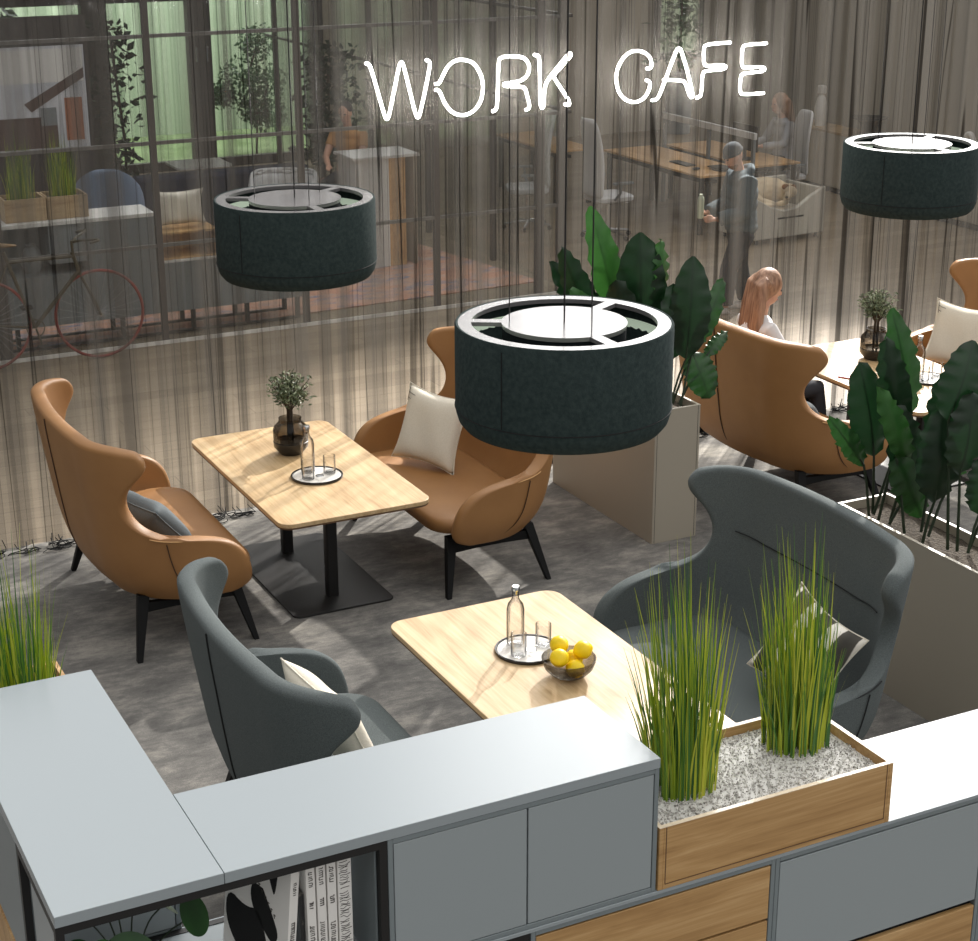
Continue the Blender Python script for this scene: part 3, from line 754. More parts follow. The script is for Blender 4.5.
banana('banana plant with one bright upright leaf, at the curtain end of the first planter', 6.0, 9.9, .905, [
    ((-.05, 0), (5.93, 9.86, 1.42), (5.70, 9.82, 2.21), .115, F(.3), 'leaf_bright'),
    ((.03, .05), (5.85, 9.9, 1.25), (5.50, 9.84, 1.95), .11, F(-.2), 'leaf_dark'),
    ((-.03, -.06), (5.80, 9.8, 1.30), (5.44, 9.62, 1.72), .10, F(-.5, 0, .9), 'leaf_bright'),
    ((-.06, .07), (5.80, 10.0, 1.35), (5.50, 9.98, 1.83), .09, F(.4), 'leaf_dark'),
    ((.0, .1), (5.70, 9.9, 1.15), (5.36, 9.8, 1.60), .085, F(-.6, 0, .4), 'leaf_dark')], G1)
banana('banana plant with broad dark leaves in the middle of the first planter', 6.05, 9.62, .905, [
    ((-.04, 0), (6.00, 9.62, 1.36), (5.96, 9.60, 2.05), .17, F(0), 'leaf_dark'),
    ((.02, .03), (6.10, 9.60, 1.55), (6.09, 9.56, 2.0), .09, F(.8, 0, .2), 'leaf_bright'),
    ((0, -.05), (5.90, 9.55, 1.25), (5.72, 9.5, 1.78), .13, F(-.4), 'leaf_dark'),
    ((.03, .06), (6.15, 9.72, 1.30), (6.02, 9.7, 1.80), .10, F(.5), 'leaf')], G1)
banana('banana plant with a low round leaf over the rim nearest the charcoal sofa', 6.10, 9.36, .905, [
    ((-.02, 0), (6.21, 9.38, 1.25), (6.25, 9.40, 1.90), .14, F(.1), 'leaf_dark'),
    ((.02, .03), (6.32, 9.42, 1.30), (6.56, 9.5, 1.70), .075, F(.6, 0, .5), 'leaf'),
    ((.04, -.04), (6.28, 9.40, 1.22), (6.36, 9.30, .93), .115, F(.1, 0, .3), 'leaf'),
    ((.05, 0), (6.40, 9.42, 1.20), (6.60, 9.48, 1.33), .05, F(.4, 0, .9), 'leaf'),
    ((-.06, .05), (6.12, 9.45, 1.20), (6.13, 9.45, 1.72), .11, F(.4), 'leaf_dark')], G1)
banana('banana plant with a bright narrow leaf, at the end nearest the seated woman', 5.97, 7.02, .922, [
    ((.0, .06), (6.10, 7.02, 1.50), (5.92, 7.0, 2.13), .095, F(.25), 'leaf'),
    ((-.03, -.02), (5.97, 6.92, 1.46), (5.81, 6.9, 2.01), .088, F(-.1), 'leaf_dark'),
    ((.01, .08), (5.90, 7.04, 1.32), (5.73, 7.0, 1.86), .115, F(.1), 'leaf_dark'),
    ((.02, -.06), (5.96, 6.83, 1.32), (5.72, 6.82, 1.77), .070, F(-.2, 0, .4), 'leaf_bright'),
    ((-.04, .05), (5.82, 7.03, 1.27), (5.55, 7.0, 1.58), .060, F(-.4, 0, .5), 'leaf'),
    ((-.02, -.10), (6.05, 6.88, 1.14), (5.88, 6.86, 1.64), .115, F(.2), 'leaf_dark')], G1)
banana('banana plant with a drooping green leaf in the middle of the second planter', 5.97, 6.72, .922, [
    ((-.03, .06), (5.87, 6.80, 1.34), (6.07, 6.80, .985), .10, F(0, 0, .25), 'leaf'),
    ((-.04, -.10), (5.97, 6.60, 1.19), (5.97, 6.60, 1.69), .125, F(.1), 'leaf_dark'),
    ((.06, .03), (6.10, 6.78, 1.30), (6.12, 6.78, 1.80), .10, F(.3), 'leaf_dark'),
    ((.05, -.04), (6.16, 6.70, 1.22), (6.20, 6.70, 1.62), .09, F(.2), 'leaf')], G1)
banana('banana plant with tall dark leaves reaching the frame edge in the second planter', 6.02, 6.45, .922, [
    ((-.03, .04), (5.95, 6.52, 1.66), (6.09, 6.55, 2.04), .115, F(.1), 'leaf_dark'),
    ((.0, .0), (6.00, 6.46, 1.38), (6.03, 6.46, 1.80), .115, F(.3), 'leaf_dark'),
    ((.03, -.05), (6.12, 6.42, 1.14), (6.11, 6.42, 1.46), .085, F(.1), 'leaf_dark'),
    ((.06, -.02), (6.18, 6.36, 1.30), (6.30, 6.34, 1.78), .12, F(.3), 'leaf')], G1)

# ------------------------------------------------------------------ front cabinets (doors, drawers, open shelf)
YF, YB = 3.398, 3.799
ZL, ZT_ = 1.753, 2.16
def cupboard(name, label, x0, x1, y0, y1, z0, z1, fronts, cat='cabinet', group=None):
    t = thing(name, label, cat, (x0, y0, z0), 0, group); X, Y, Z = x1-x0, y1-y0, z1-z0; k = .014
    b = MB(); b.box(0, .0, 0, k, Y, Z); b.box(X-k, 0, 0, X, Y, Z); b.box(k, 0, 0, X-k, Y, k); b.box(k, 0, Z-k, X-k, Y, Z); b.box(k, Y-.012, k, X-k, Y, Z-k)
    b.build('carcass', 'cab_edge', t, smooth=0, bevel=.0012, seg=1)
    MB().box(k, .022, k, X-k, .024, Z-k).build('gap_shade_panel', 'gap', t, smooth=0)  # dark sheet standing in for shade in the gaps between fronts
    for (a, b_, c, d, nm, m) in fronts:
        g = .0022
        MB().box(a-x0+g, .001, c-z0+g, b_-x0-g, .019, d-z0-g).build(nm, m, t, smooth=0, bevel=.001, seg=1)
    return t
k = .014
CG = 'blue-grey storage cabinets in the front row'
cupboard('wall_cupboard', 'blue-grey cupboard with two square doors beside the grass planter', 1.432, 2.214, YF, YB, ZL, 2.129,
         [(1.432+k, 1.821, ZL+k, 2.129-k, 'door', 'cab'), (1.821, 2.214-k, ZL+k, 2.129-k, 'door', 'cab')], group=CG)
cupboard('wall_cupboard', 'closed blue-grey cupboard running back under the long corner top', .618, 1.016, YB+.004, 4.597, ZL, 2.129, [(.618+k, 1.016-k, ZL+k, 2.129-k, 'front_panel', 'cab')], group=CG)
# black open shelf
t = thing('open_shelf', 'open shelf in a black metal frame holding books and a potted plant', 'shelf', (.618, YF, ZL))
f = MB(); X, Y, Z = 1.43-.618, YB-YF, 2.129-ZL; b = .02
for x in (0, X-b):
    for y in (0, Y-b): f.box(x, y, 0, x+b, y+b, Z)
f.box(b, 0, Z-b, X-b, b, Z); f.box(b, 0, 0, X-b, b, .010); f.box(b, Y-b, 0, X-b, Y, .010)
for x in (0, X-b): f.box(x, b, Z-b, x+b, Y-b, Z)
f.build('frame', 'black_metal', t, smooth=0)
MB().box(b, b, 0, X-b, Y-b, .008).build('shelf_board', 'cab', t, smooth=0)
MB().box(.004, b+.002, .010, .016, .27, Z-.002).build('side_panel', 'cab', t, smooth=0)
MB().box(X-.026, b+.002, .010, X-.021, Y-.002, Z-b).build('side_panel', 'cab_edge', t, smooth=0)
o = MB().box(.618, YF-.002, 2.1305, 1.0155, 4.60, 2.16).build('worktop', 'cab_top', smooth=0, bevel=.001, seg=1)
tag(o, 'long pale blue-grey worktop running back from the corner', 'worktop')
o = MB().box(1.017, YF-.002, 2.1305, 2.215, YB+.001, 2.16).build('worktop', 'cab_top', smooth=0, bevel=.001, seg=1)
tag(o, 'pale blue-grey worktop above the two square doors and the books', 'worktop')
# lower row
x0, x1 = 1.832, 2.612
rows = []
zz = [(1.722, 1.546), (1.542, 1.372), (1.355, 1.18), (1.176, 1.005), (.985, .81), (.806, .63), (.61, .435), (.431, .26), (.24, .03)]
cupboard('base_cabinet', 'floor-standing base cabinet with oak drawer fronts under the grass planter', x0, x1, YF, YB+.018, 0.004, ZL-.0135, [(x0+k, x1-k, b_, a, 'drawer_front', 'oak_x') for a, b_ in zz], group=CG)
x0, x1 = 2.613, 3.393
cupboard('base_cabinet', 'floor-standing base cabinet with a wide grey door, beside the white-glaring top', x0, x1, YF, YB+.018, 0.004, ZL-.0135,
         [(x0+k, x1-k, 1.374, 1.722, 'door', 'cab')] + [(x0+k, x1-k, b_, a, 'drawer_front', 'oak_x') for a, b_ in ((1.356, 1.19), (1.186, 1.0), (.98, .81), (.806, .63), (.61, .435), (.431, .26), (.24, .03))], group=CG)
x0, x1 = 3.394, 4.174
cupboard('base_cabinet', 'floor-standing base cabinet cut by the frame edge, its oak door at the corner', x0, x1, YF, YB+.018, 0.004, ZL-.0135,
         [(x0+k, x1-k, 1.374, 1.722, 'door', 'cab')] + [(x0+k, x1-k, b_, a, 'drawer_front', 'oak_x') for a, b_ in ((1.356, 1.0), (.98, .63), (.61, .26), (.24, .03))], group=CG)
t = thing('base_cabinet', 'floor-standing base cabinet under the open shelf, black front frame', 'cabinet', (.618, YF, 0), 0, CG)
MB().box(.03, .02, .004, 1.21, YB-YF, ZL-.0135).build('carcass', 'cab_edge', t, smooth=0)
f = MB()
for x in (.012, .76, 1.186): f.box(x, 0, .004, x+.024, .02, ZL-.0135)
for z in (.004, .6, 1.15, ZL-.039): f.box(.036, 0, z, 1.186, .02, z+.024)
f.build('front_frame', 'black_metal', t, smooth=0)
t = thing('base_cabinet', 'floor-standing side cabinet with oak fronts facing the frame edge', 'cabinet', (.618, YB+.022, 0), 0, CG)
MB().box(.012, 0, .004, .398, 1.40, ZL-.0135).build('carcass', 'cab_edge', t, smooth=0)
for z0_, z1_ in ((.03, .58), (.60, 1.15), (1.17, 1.728)):
    for y0_, y1_ in ((.15, .68), (.70, 1.38)): MB().box(0, y0_, z0_, .012, y1_, z1_).build('door', 'oak_x', t, smooth=0)

o = MB().box(.618, YF-.003, ZL-.0125, 4.18, YB+.021, ZL-.0008).build('worktop', 'cab_top', smooth=0, bevel=.001, seg=1)
tag(o, 'low worktop glaring white beside the oak grass planter', 'worktop')
# books on the open shelf
def letters(mb, pts2, base, ex, ez, off, r=.0011):
    for p in pts2: mb.tube([base+ex*a+ez*b+off for a, b in p], r, 4)
BG = 'white magazines on the open shelf'
def scribble(rnd, n, w):
    """upright run of small glyph strokes along a spine"""
    out = []; b = 0
    for k in range(n):
        h = rnd.uniform(.004, .007)
        out.append([(-w*.3, b), (w*.3, b+rnd.uniform(-.001, .001))])
        if rnd.random() < .6: out.append([(-w*.3, b), (-w*.3, b+h*.7)] if rnd.random() < .5 else [(w*.3, b), (w*.3, b+h*.7)])
        b += h
    return out
rnd = random.Random(5)
xs = [1.233, 1.2605, 1.288]
labs = ['thin white magazine upright on the shelf next to the leaning one', 'thin white magazine upright in the middle of the shelf row', 'thin white magazine upright next to the thick patterned book']
for x, lb in zip(xs, labs):
    t = thing('magazine', lb, 'magazine', (x, YF+.045, ZL+.009), 0, BG)
    MB().box(0, 0, 0, .0235, .21, .337).build('cover', 'page', t, smooth=0, bevel=.001)
    ex, ez = V((1, 0, 0)), V((0, 0, 1))
    for n_, w_, z_, r_ in ((16, .018, .07, .0011), (4, .016, .205, .0013), (8, .016, .265, .0011)):
        s_ = MB(); letters(s_, scribble(rnd, n_, w_), V((.0117, -.0005, z_)), ex, ez, V((0, 0, 0)), r_); s_.build('lettering', 'ink', t)
t = thing('book', 'thick white book with a wavy black pattern down its spine', 'book', (1.3155, YF+.045, ZL+.009))
MB().box(0, 0, 0, .037, .22, .343).build('cover', 'page', t, smooth=0, bevel=.002)
s_ = MB()
for z in [.02+.0062*i for i in range(52)]:
    if rnd.random() < .85: s_.tube([(.003+.004*rnd.random(), -.0005, z), (.012, -.0005, z+.004*rnd.uniform(-1, 1)), (.022, -.0005, z+.005*rnd.uniform(-1, 1)), (.026+.008*rnd.random(), -.0005, z+.002)], .0009, 4)
s_.build('spine_lettering', 'ink', t)
# leaning book with black shapes on its cover, and a dark book behind
t = thing('book', 'dark photo book leaning between the white magazines', 'book', (1.2185, YF+.06, ZL+.009)); t.rotation_euler = (0, 0, 0)
MB().box(0, 0, 0, .012, .18, .24).build('cover', 'book_dark', t, smooth=0)
t = thing('book', 'white book with big black shapes on its cover, leaning and turned outward', 'book', (1.162, YF+.05, ZL+.012))
t.matrix_world = Matrix.Translation((1.163, YF+.03, ZL+.014)) @ Matrix.Rotation(math.radians(26), 4, 'Z') @ Matrix.Rotation(math.radians(7), 4, 'Y')
W_, D_, H_ = .030, .22, .325
MB().box(0, 0, 0, W_, D_, H_).build('cover', 'page', t, smooth=0, bevel=.0015)
for n_, w_, z_, r_ in ((22, .02, .06, .0014), (7, .015, .25, .0011)):
    sp = MB(); letters(sp, scribble(rnd, n_, w_), V((W_*.5, -.0006, z_)), V((1, 0, 0)), V((0, 0, 1)), V((0, 0, 0)), r_); sp.build('lettering', 'ink', t)
bl = MB()
def blob(pts):
    pts = chaikin(pts+[pts[0]], 2)[:-1]
    bl.loft([[(-.0012, y, z) for y, z in pts], [(.001, y, z) for y, z in pts]])
blob([V((.05, .02)), V((.10, .01)), V((.17, .05)), V((.215, .12)), V((.21, .20)), V((.15, .17)), V((.10, .18)), V((.07, .10))])
blob([V((.09, .24)), V((.055, .18)), V((.03, .13)), V((.05, .10)), V((.09, .14)), V((.13, .19)), V((.13, .25))])
blob([V((.04, .322)), V((.09, .322)), V((.06, .25)), V((.05, .23))])
bl.build('cover_print', 'gap', t)
tx = MB()
for q in range(11): 
    y = .16-.011*q; z = .315-.013*q
    tx.tube([(-.0008, y, z), (-.0008, y-.003, z-.010)], .0014, 4); tx.tube([(-.0008, y, z), (-.0008, y-.006, z-.003)], .0011, 4)
tx.build('cover_lettering', 'ink', t)

# potted round-leaf plant
t = thing('potted_plant', 'round-leaved green plant in a white pot inside the open shelf', 'plant', (.815, YF+.165, ZL+.009))
MB().lathe([(0, 0), (.055, 0), (.072, .10), (.074, .105), (.068, .105), (.064, .09), (0, .088)], 28).build('pot', 'white', t, smooth=40)
MB().lathe([(0, .088), (.063, .090), (.06, .095), (0, .097)], 20).build('soil', 'soil', t)
PL = [(-.03, -.15, .225, .064, 'leaf'), (.145, -.09, .255, .055, 'leaf'), (-.14, -.12, .235, .05, 'leaf'), (-.09, -.15, .262, .03, 'leaf_bright'), (.04, .06, .245, .05, 'leaf'), (-.10, .08, .23, .05, 'leaf'), (.11, .05, .215, .045, 'leaf'), (.0, .12, .26, .04, 'leaf'), (-.05, .02, .28, .04, 'leaf_dark')]
for i, (x, y, z, r, m) in enumerate(PL):
    c = V((x, y, z)); nrm = V((x*1.6, y*1.6-.05, .16)).normalized(); a = nrm.orthogonal().normalized(); b_ = nrm.cross(a)
    mb = MB(); n = 22
    ring = [c + (a*math.cos(2*PI*q/n)+b_*math.sin(2*PI*q/n))*r*(1-.04*math.cos(4*PI*q/n)) for q in range(n)]
    ring2 = [c + (p-c)*.5 - nrm*.004 for p in ring]
    mb.add([c-nrm*.006]+ring2+ring, [(0, 1+q, 1+(q+1) % n) for q in range(n)]+[(1+q, 1+n+q, 1+n+(q+1) % n, 1+(q+1) % n) for q in range(n)])
    mb.build('leaf', m, t, smooth=180)
    MB().tube(chaikin([V((.2*x, .2*y, .09)), V((.5*x, .5*y, .19)), c-nrm*.006], 2), .0022, 5).build('leaf_stalk', 'stem', t)

# ------------------------------------------------------------------ oak planter box with gravel and grass
PX0, PX1, PY0, PY1, PZ = 2.2185, 3.006, YF-.004, YB-.002, 1.9455
t = thing('grass_planter', 'low oak planter box of pale gravel and grass on the base cabinets', 'planter', (PX0, PY0, ZL))
a, b_, h = PX1-PX0, PY1-PY0, PZ-ZL; k2 = .014
w = MB(); w.box(0, 0, 0, k2, b_, h); w.box(a-k2, 0, 0, a, b_, h); w.box(k2, b_-k2, 0, a-k2, b_, h); w.box(k2, 0, 0, a-k2, k2, h)
w.build('box_panel', 'oak_x', t, smooth=0, bevel=.0012, seg=1)
r = MB(); e = .0015; r.box(0, 0, h, k2, b_, h+e); r.box(a-k2, 0, h, a, b_, h+e); r.box(k2, b_-k2, h, a-k2, b_, h+e); r.box(k2, 0, h, a-k2, k2, h+e)
r.build('rim', M('oak_rim_glare', lin(222, 206, 182), .25), t, smooth=0)  # glare along the rim put into a paler oak colour
g = MB(); 
for x in (.022, a-.022): g.box(x-.001, -.0012, .016, x+.001, .001, h)
g.box(.022, -.0012, .015, a-.022, .001, .0175); g.build('panel_joint', 'oak_edge', t, smooth=0)
rnd = random.Random(21); gv = MB()
gv.box(k2+.001, k2+.001, .004, a-k2-.001, b_-k2-.001, h-.030)
for i in range(5200):
    x = rnd.uniform(k2+.005, a-k2-.005); y = rnd.uniform(k2+.005, b_-k2-.005); z = h-.028+rnd.uniform(-.002, .005); s_ = rnd.uniform(.0022, .0048)
    R_ = Matrix.Rotation(rnd.uniform(0, 6), 3, V((rnd.random(), rnd.random(), rnd.random()+.01)).normalized())
    c = V((x, y, z)); q = [R_ @ V(p)*s_ for p in ((1, 0, 0), (-1, 0, 0), (0, 1, 0), (0, -1, 0), (0, 0, .7), (0, 0, -.7))]
    gv.add([c+p for p in q], [(0, 2, 4), (2, 1, 4), (1, 3, 4), (3, 0, 4), (2, 0, 5), (1, 2, 5), (3, 1, 5), (0, 3, 5)])
o = gv.build('gravel', 'gravel', smooth=0); o.location = (PX0, PY0, ZL); tag(o, 'pale grey gravel filling the low oak planter box', 'gravel', kind='stuff')

def grass(label, x, y, z, n, rx, ry, h, spread, seed, lean=(0, 0), group=None):
    rnd = random.Random(seed); mb = MB()
    for i in range(n):
        a = rnd.uniform(0, 2*PI); q = math.sqrt(rnd.random()); bx, by = rx*q*math.cos(a), ry*q*math.sin(a)
        H = h*(rnd.uniform(.42, .92) if rnd.random() < .8 else rnd.uniform(.9, 1.18))*(1-.25*q*q); sx = bx/rx*spread*rnd.uniform(.3, 1.3)+rnd.gauss(0, .018)+lean[0]*H; sy = by/ry*spread*rnd.uniform(.3, 1.2)+rnd.gauss(0, .018)+lean[1]*H
        w = rnd.uniform(.0017, .0040); sd = V((math.cos(a+1.2), math.sin(a+1.2), 0))
        if rnd.random() < .6: sd = V((.89, -.45, 0))
        L = []; Rr = []
        for t_ in (0, .25, .5, .75, 1):
            c = V((bx+sx*(t_**1.7), by+sy*(t_**1.7), H*(t_-.06*t_*t_))); ww = w*(1-.92*t_**1.6)
            L.append(c-sd*ww); Rr.append(c+sd*ww)
        mb.add(L+Rr, [(k_, k_+1, k_+6, k_+5) for k_ in range(4)])
    o = mb.build('ornamental_grass', 'grass', smooth=180); o.location = (x, y, z)
    return tag(o, label, 'grass', group, 'thing')
GG = 'tufts of tall grass in planter boxes'
grass('tuft of tall green grass in the oak planter, beside the cupboard doors', 2.42, 3.60, 1.912, 330, .105, .085, .70, .055, 1, (-.02, .03), GG)
grass('tuft of tall green grass in the oak planter, in front of the striped cushion', 2.855, 3.655, 1.912, 320, .105, .085, .68, .045, 2, (.0, .05), GG)
# planter box behind the corner cabinets with its grass
t = thing('grass_planter', 'planter box half hidden behind the long corner worktop', 'planter', (.64, 4.61, ZL))
w = MB(); w.box(0, 0, 0, .014, .55, .19); w.box(.376, 0, 0, .39, .55, .19); w.box(.014, 0, 0, .376, .014, .19); w.box(.014, .536, 0, .376, .55, .19)
w.build('box_panel', 'oak_x', t, smooth=0); MB().box(.014, .014, .004, .376, .536, .15).build('soil', 'soil', t, smooth=0)
grass('tuft of tall yellow-green grass behind the long corner worktop', .83, 4.84, 1.905, 300, .13, .14, .60, .05, 4, (-.02, .02), GG)

# ------------------------------------------------------------------ people
def finger_hand(mb, wrist, fwd, palm_n, curl=.5, s=1.0, side=1):
    """palm, four unequal bent fingers and a thumb from the side of the palm"""
    f = V(fwd).normalized(); n = V(palm_n); n = (n-f*n.dot(f)).normalized(); w = f.cross(n)*side; p = V(wrist)
    mb.tube([p, p+f*.045*s, p+f*.085*s], [.024*s, .034*s, .033*s], 8, squash=.6)
    for i, L in enumerate((.068, .078, .072, .056)):
        o = p + f*.08*s + w*((i-1.5)*.017*s)
        d1 = (f*math.cos(curl*.5)+n*math.sin(curl*.5)); d2 = (f*math.cos(curl*1.3)+n*math.sin(curl*1.3)); d3 = (f*math.cos(curl*2)+n*math.sin(curl*2))
        q1 = o+d1*L*.45*s; q2 = q1+d2*L*.32*s; q3 = q2+d3*L*.25*s
        mb.tube([o-f*.02*s, o, q1, q2, q3], [.009*s, .0095*s, .009*s, .0085*s, .007*s], 6)
    o = p+f*.025*s-w*.026*s
    mb.tube([o+w*.012*s, o-w*.012*s+f*.025*s, o-w*.016*s+f*.052*s+n*.012*s, o-w*.012*s+f*.07*s+n*.022*s], [.012*s, .0115*s, .010*s, .008*s], 6)
def person(label, loc, rz, J, skin='skin', parts=(), voxel=.011):
    """J: joint positions in local metres, +X is the way the person faces"""
    t = thing('person', label, 'person', loc, rz)
    J = {k_: V(v_) for k_, v_ in J.items()}
    b = MB(); hd = J['head']; f = J.get('look', V((1, 0, -.15))).normalized(); l = V((0, 0, 1)).cross(f).normalized(); u = f.cross(l)
    Rm = Matrix((f, l, u)).transposed()
    b.ell(hd+u*.018, (.094, .076, .108), rot=Rm); b.ell(hd+f*.028-u*.050, (.062, .056, .068), rot=Rm)       # skull, jaw
    b.tube([hd+f*.088+u*.018, hd+f*.108-u*.018, hd+f*.096-u*.026], [.010, .015, .010], 8)                     # nose
    for s in (-1, 1): b.ell(hd+l*s*.076-f*.005-u*.008, (.018, .010, .030), 8, 6, rot=Rm)                       # ears
    b.tube([J['neck']-V((0, 0, .04)), J['neck'], hd-u*.05-f*.01], [.062, .052, .052], 12)
    ch, wa, hp = J['chest'], J['waist'], J['hip']
    b.tube([hp-V((0, 0, .04)), hp, wa, ch, J['neck']-V((0, 0, .05)), J['neck']], [.13, .155, .13, .15, .12, .055], 16, squash=.78) if False else None
    for c, r in ((hp, (.125, .165, .11)), (hp.lerp(wa, .5), (.115, .145, .12)), (wa, (.108, .13, .12)), (wa.lerp(ch, .5), (.115, .14, .13)), (ch, (.12, .16, .13)), (ch.lerp(J['neck'], .6), (.09, .13, .08))): b.ell(c, r)
    for s in ('l', 'r'):
        sh, el, wr = J['sh'+s], J['el'+s], J['wr'+s]
        b.tube([ch.lerp(sh, .4)+V((0, 0, .03)), sh, sh.lerp(el, .5), el, el.lerp(wr, .35), wr], [.07, .058, .048, .040, .039, .027], 10)
        finger_hand(b, wr, J.get('hd'+s, wr-el), J.get('pn'+s, V((0, 0, -1))), J.get('curl', V((.5, 0, 0)))[0], side=1 if s == 'l' else -1)
        h0, kn, an = J['th'+s], J['kn'+s], J['an'+s]
        b.tube([h0, h0.lerp(kn, .5), kn, kn.lerp(an, .35), an], [.088, .075, .056, .057, .036], 12)
        to = J.get('to'+s, an+V((.19, 0, -.05))); b.tube([an, an+V((-.03, 0, -.045)), an.lerp(to, .5)+V((0, 0, -.02)), to], [.038, .036, .038, .024], 8)
    b.build('body', skin, t, smooth=180, remesh=voxel)
    e = MB()
    for s in (-1, 1): e.ell(hd+f*.082+l*s*.031+u*.016, (.012, .014, .008), 8, 6, rot=Rm)
    e.build('eye', 'hair_dark', t)
    MB().tube([hd+f*.086+l*.024-u*.058, hd+f*.094-u*.060, hd+f*.086-l*.024-u*.058], [.004, .007, .004], 6).build('lips', 'lip', t)
    for nm, m, fn, vx in parts:
        mb = MB(); fn(mb, J, hd, f, l, u, Rm); mb.build(nm, m, t, smooth=180, remesh=vx)
    return t
def top_fn(sleeve=1.0, g=.012, hood=False, hem=0):
    def fn(mb, J, hd, f, l, u, Rm):
        ch, wa, hp = J['chest'], J['waist'], J['hip']
        for c, r in ((hp.lerp(wa, .15+hem), (.125+g, .165+g, .10)), (hp.lerp(wa, .5), (.118+g, .15+g, .13)), (wa, (.112+g, .138+g, .13)), (wa.lerp(ch, .5), (.118+g, .145+g, .14)), (ch, (.122+g, .162+g, .13+g)), (ch.lerp(J['neck'], .6), (.09+g, .13+g, .075+g))): mb.ell(c, r)
        for s in ('l', 'r'):
            sh, el, wr = J['sh'+s], J['el'+s], J['wr'+s]
            pts = [ch.lerp(sh, .4)+V((0, 0, .03)), sh, sh.lerp(el, .5), el]; rr = [.07+g, .058+g, .048+g, .042+g]
            if sleeve > .6: pts += [el.lerp(wr, .45), el.lerp(wr, .92)]; rr += [.040+g, .031+g]
            elif sleeve < .5: pts = pts[:3]; rr = rr[:3]
            mb.tube(pts, rr, 10)
        if hood:
            mb.tube([J['neck']+V((-.03, .11, -.02)), J['neck']+V((-.09, .07, .03)), J['neck']+V((-.11, 0, .045)), J['neck']+V((-.09, -.07, .03)), J['neck']+V((-.03, -.11, -.02))], [.03, .045, .05, .045, .03], 10)
    return fn
def leg_fn(g=.012):
    def fn(mb, J, hd, f, l, u, Rm):
        hp, wa = J['hip'], J['waist']
        for c, r in ((hp, (.128+g, .168+g, .11)), (hp.lerp(wa, .4), (.118+g, .148+g, .09))): mb.ell(c, r)
        for s in ('l', 'r'):
            h0, kn, an = J['th'+s], J['kn'+s], J['an'+s]
            mb.tube([h0, h0.lerp(kn, .5), kn, kn.lerp(an, .35), an.lerp(kn, .06)], [.090+g, .078+g, .060+g, .062+g, .050+g], 12)
    return fn
def shoe_fn(mb, J, hd, f, l, u, Rm):
    for s in ('l', 'r'):
        an = J['an'+s]; to = J.get('to'+s, an+V((.19, 0, -.05)))
        mb.tube([an+V((0, 0, .01)), an+V((-.035, 0, -.04)), an.lerp(to, .5)+V((0, 0, -.018)), to], [.046, .046, .046, .032], 10)
def hair_long(len_=.42, wd=.10):
    def fn(mb, J, hd, f, l, u, Rm):
        mb.ell(hd+u*.032-f*.030, (.112, .102, .120), rot=Rm); mb.ell(hd-f*.055-u*.05, (.075, .095, .10), rot=Rm)
        z = V((0, 0, 1)); bk = V((f.x, f.y, 0)).normalized()
        for q in range(-3, 4):
            o = hd + l*(q*.028) - f*.06 + u*.02
            mb.tube([o+u*.04, o-bk*.04, o-bk*.065-z*.16+l*q*.010, o-bk*.085-z*(len_*.75)+l*q*.014, o-bk*.08-z*len_*(1-.05*abs(q))+l*q*.012], [.045, .05, .046, .042, .018], 8)
    return fn
def hair_short(mb, J, hd, f, l, u, Rm):
    mb.ell(hd+u*.042-f*.020, (.099, .084, .095), rot=Rm); mb.ell(hd-f*.045-u*.005, (.06, .074, .07), rot=Rm)
def beanie(mb, J, hd, f, l, u, Rm):
    mb.ell(hd+u*.062-f*.012, (.104, .089, .088), rot=Rm); mb.tube([hd+u*.042+(f*math.cos(a)*.10+l*math.sin(a)*.084)-f*.008 for a in [2*PI*q/20 for q in range(20)]], .016, 8, closed=True)
# red-haired woman on the tan sofa
sit = dict(head=(.03, 0, 1.375), look=(1, -.1, -.35), neck=(-.03, 0, 1.19), chest=(-.06, 0, 1.0), waist=(-.07, 0, .80), hip=(-.06, 0, .645), shl=(-.05, .185, 1.11), shr=(-.05, -.185, 1.11), ell=(.10, .235, .86), elr=(.10, -.235, .86),
           wrl=(.33, .12, .80), wrr=(.33, -.10, .80), hdl=(.8, -.3, .0), hdr=(.8, .3, .0), thl=(-.02, .095, .615), thr=(-.02, -.095, .615), knl=(.42, .11, .60), knr=(.42, -.11, .60), anl=(.40, .11, .11), anr=(.45, -.11, .11), curl=(.45, 0, 0))
p = person('seated woman with long red-blonde hair and white top, seen from behind', (7.38, 10.14, .02), -.12, sit, parts=(('white_top', 'shirt_white', top_fn(.3), .012), ('trousers', 'trouser', leg_fn(), .014), ('shoes', 'shoe', shoe_fn, .012), ('hair', 'hair_red', hair_long(.44), .010)))
o = MB().prism(rrect(-.036, -.075, .036, .075, .012, 4), 0, .010).build('mobile_phone', 'red', smooth=40)
o.location = (7.93, 9.80, .7315); o.rotation_euler = (0, 0, .5)
tag(o, 'red mobile phone lying on the glaring oak table', 'phone')
